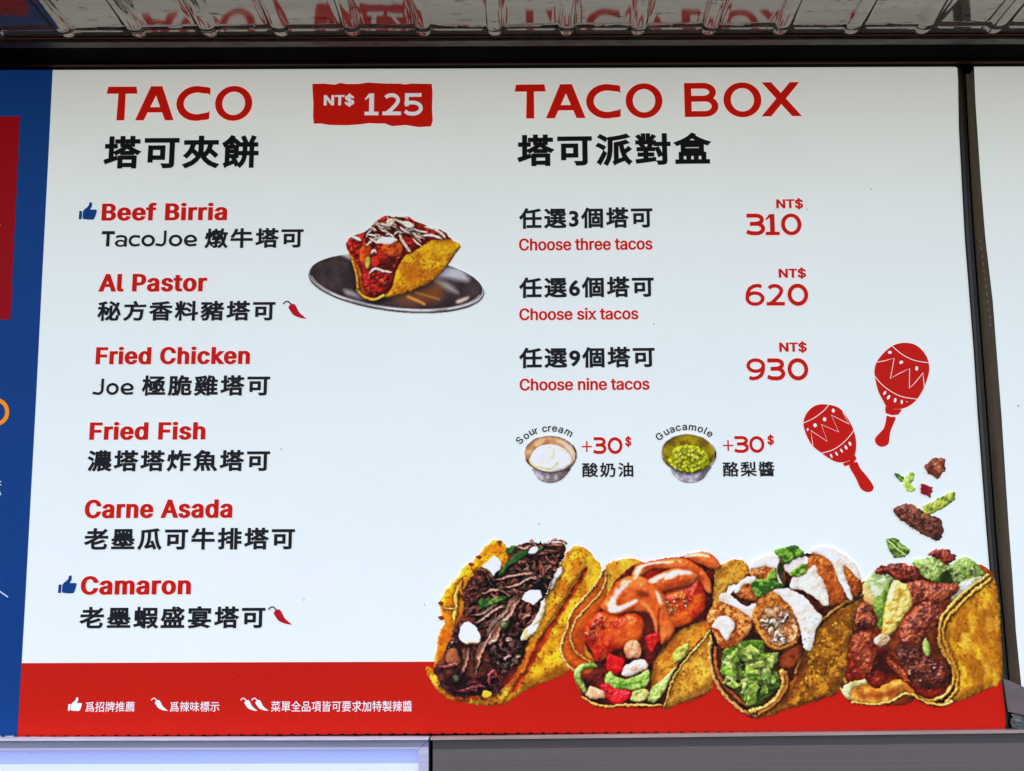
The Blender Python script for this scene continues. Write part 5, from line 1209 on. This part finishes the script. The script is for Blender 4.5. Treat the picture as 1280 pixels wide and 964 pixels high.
CHS = [(512, 215), (560, 160), (620, 140), (665, 165), (700, 205), (730, 218)]
CHILI = ink('chili red print', (178, 14, 34)); STEM = ink('stem print', (52, 40, 38))
def chili(x, y, k, mat, stem, label, flip=1):
    f = lambda q: [(x + (a - 505) / 21.33 * k, y + (b - 135) / 21.33 * k) for a, b in q]
    o = patch('chili_icon', f(CHB), mat, board, y=-.0014, label=label, smooth=3)
    strip_line('stem', [[tuple(v) for v in catmull(f(CHS), False, 4)]], 1.6 * k, stem, o, -.0018)
chili(353.8, 376.4, 1.0, CHILI, STEM, 'red chili beside the Al Pastor line')
chili(335.2, 758.4, 1.02, CHILI, STEM, 'red chili beside the Camaron line')
chili(188.8, 872.8, .72, LIGHT, LIGHT, 'single white chili in the red band')
chili(300.6, 872.8, .72, LIGHT, LIGHT, 'first of the two white chilies in the red band')
chili(314.4, 872.8, .72, LIGHT, LIGHT, 'second of the two white chilies in the red band')
for s, x0, x1, t, b, l in [('爲招牌推薦', 106.3, 168, 877.4, 890.2, 'small white note beside the white thumbs up'), ('爲辣味標示', 212, 274, 877.2, 890, 'small white note beside the single white chili'), ('菜單全品項皆可要求加特製辣醬', 338.6, 514.9, 876.4, 889.9, 'long small white note beside the two white chilies')]:
    lettering('footer_note', s, x0, x1, t, b, LIGHT, board, b - .4, bold=.004, space=1.03, label=l)

def maraca(ox, oy, s, body, neck, handle, lines, seeds, label):
    f = lambda q: [(ox + a / s, oy + b / s) for a, b in q]
    o = patch('maraca_picture', catmull(f(body), True, 4).tolist(), RED, board, y=-.0014, label=label)
    patch('neck', f(neck), RED, o, y=-.0014); patch('handle', catmull(f(handle), True, 4).tolist(), RED, o, y=-.0014)
    strip_line('line_pattern', [[tuple(v) for v in (catmull(f(l), False, 5) if sm else f(l))] for l, sm in lines], .85, WHITE, o, -.0018)
    el = []
    for X, Y, rx, ry, an in seeds:
        c, q = math.cos(math.radians(an)), math.sin(math.radians(an))
        el.append(f([(X + rx * math.cos(t) * c - ry * math.sin(t) * q, Y + rx * math.cos(t) * q + ry * math.sin(t) * c) for t in np.linspace(0, 2 * math.pi, 14, endpoint=False)]))
    for q in el: patch('seed_mark', q, WHITE, o, y=-.0018)
maraca(1090, 420, 6.42, [(160, 82), (210, 62), (270, 55), (340, 68), (400, 112), (445, 180), (460, 260), (448, 330), (415, 420), (362, 508), (300, 560), (240, 584), (180, 586), (120, 570), (90, 520), (50, 440), (22, 320), (24, 250), (50, 190), (100, 130)],
       [(108, 566), (180, 588), (240, 590), (232, 606), (210, 632), (160, 636), (112, 620), (106, 595)], [(120, 640), (150, 650), (188, 652), (180, 690), (150, 760), (140, 820), (132, 865), (90, 890), (50, 880), (26, 850), (30, 815), (70, 770), (95, 740), (110, 690)],
       [([(155, 76), (230, 140), (310, 185), (380, 205), (462, 216)], 1), ([(34, 212), (100, 200), (178, 178), (148, 342), (220, 300), (302, 262), (300, 420), (350, 370), (410, 296), (414, 350), (420, 410)], 0), ([(18, 318), (80, 390), (160, 450), (250, 490), (368, 508)], 1)],
       [(143, 132, 16, 12, 0), (234, 212, 17, 13, -25), (359, 261, 12, 18, 0), (102, 458, 10, 18, 30), (133, 492, 11, 20, 30), (186, 516, 10, 19, 10), (239, 530, 9, 18, 0), (281, 528, 4, 4, 0)], 'upright red maraca drawing with white zigzag')
maraca(980, 420, 3.213, [(130, 278), (180, 276), (225, 292), (258, 335), (280, 380), (290, 430), (284, 480), (262, 500), (235, 508), (200, 502), (150, 470), (110, 435), (85, 385), (78, 345), (95, 305)],
       [(236, 512), (262, 502), (284, 480), (292, 490), (286, 502), (262, 518), (244, 524)], [(262, 520), (292, 506), (305, 530), (330, 560), (352, 590), (360, 610), (350, 625), (330, 626), (308, 612), (288, 570)],
       [([(78, 350), (120, 330), (160, 300), (180, 276)], 1), ([(116, 440), (108, 380), (174, 424), (150, 356), (220, 386), (190, 318), (262, 354), (236, 306)], 0), ([(146, 472), (200, 456), (250, 418), (286, 372)], 1)],
       [(95, 376, 4, 6, 10), (125, 359, 7, 8, -20), (163, 335, 7, 8, -10), (198, 300, 6, 8, -10), (190, 482, 4, 9, -25), (211, 473, 4, 9, -30), (231, 461, 4, 9, -30), (249, 448, 5, 9, -30), (265, 433, 5, 9, -25)], 'tilted red maraca drawing with white zigzag')

# printed food, from the left to the right
plate_taco(board)
sauce_cups(board)
taco_shredded_beef(board); taco_shrimp(board); taco_chicken(board); taco_steak(board)
ingredient_pictures(board)

# the parts were laid in world coordinates: hang them from the board without moving them
for r in (board,):
    for ch in [o for o in bpy.data.objects if o.parent is r]:
        ch.matrix_parent_inverse = Matrix.Translation(-ORG)

# ------------------------------------------------------------------ the next board to the right
nb = empty('menu_board', 'blank white lightbox board beyond the frame, cut off by the photo edge', 'menu board', tuple(P(1400, 500, .03)))
NO = np.array(nb.location)
q = FACE2 + [(2300, 905), (2300, 52)]
patch('face_panel', q, WHITE, nb, y=0.0)
ribbon('side_return', TAU, FACE2, .05, .0008, TAUPE, nb)
patch('bottom_band', [(1254, 848.5), (1262, 851), (1280, 859), (1620, 930), (1620, 965), (1280, 894), (1260, 889.5)], surface('faded rose cloth', (.20, .135, .125), (.27, .19, .18), rough=.6, scale=(20, 20, 20)), nb, y=-.006)
strip_line('stitching', [[(1225.5 + 1.15 * i, 300 + 9.5 * i), (1225.8 + 1.15 * i, 303 + 9.5 * i)] for i in range(12)], 1.3, surface('pale thread', (.22, .18, .10), (.30, .24, .13)), nb, -.004)
rs = np.random.RandomState(9); V, F = [], []
for j in range(7):
    for i in range(9):
        px, py = 1264 + i * 4 + rs.randn() * .8, 893 + j * 3.4 + i * .8 + rs.randn() * .5
        V.append(P(px, py, -.004 - .012 * rs.rand()))
for j in range(6):
    for i in range(8):
        F.append([j * 9 + i, j * 9 + i + 1, j * 9 + i + 10, j * 9 + i + 9])
mesh('plastic_wrap', V, F, surface('crumpled clear plastic', (.12, .12, .115), (.26, .26, .25), rough=.25, scale=(60, 60, 60), spec=.8), nb)
for ch in [o for o in bpy.data.objects if o.parent is nb]:
    ch.matrix_parent_inverse = Matrix.Translation(-NO)
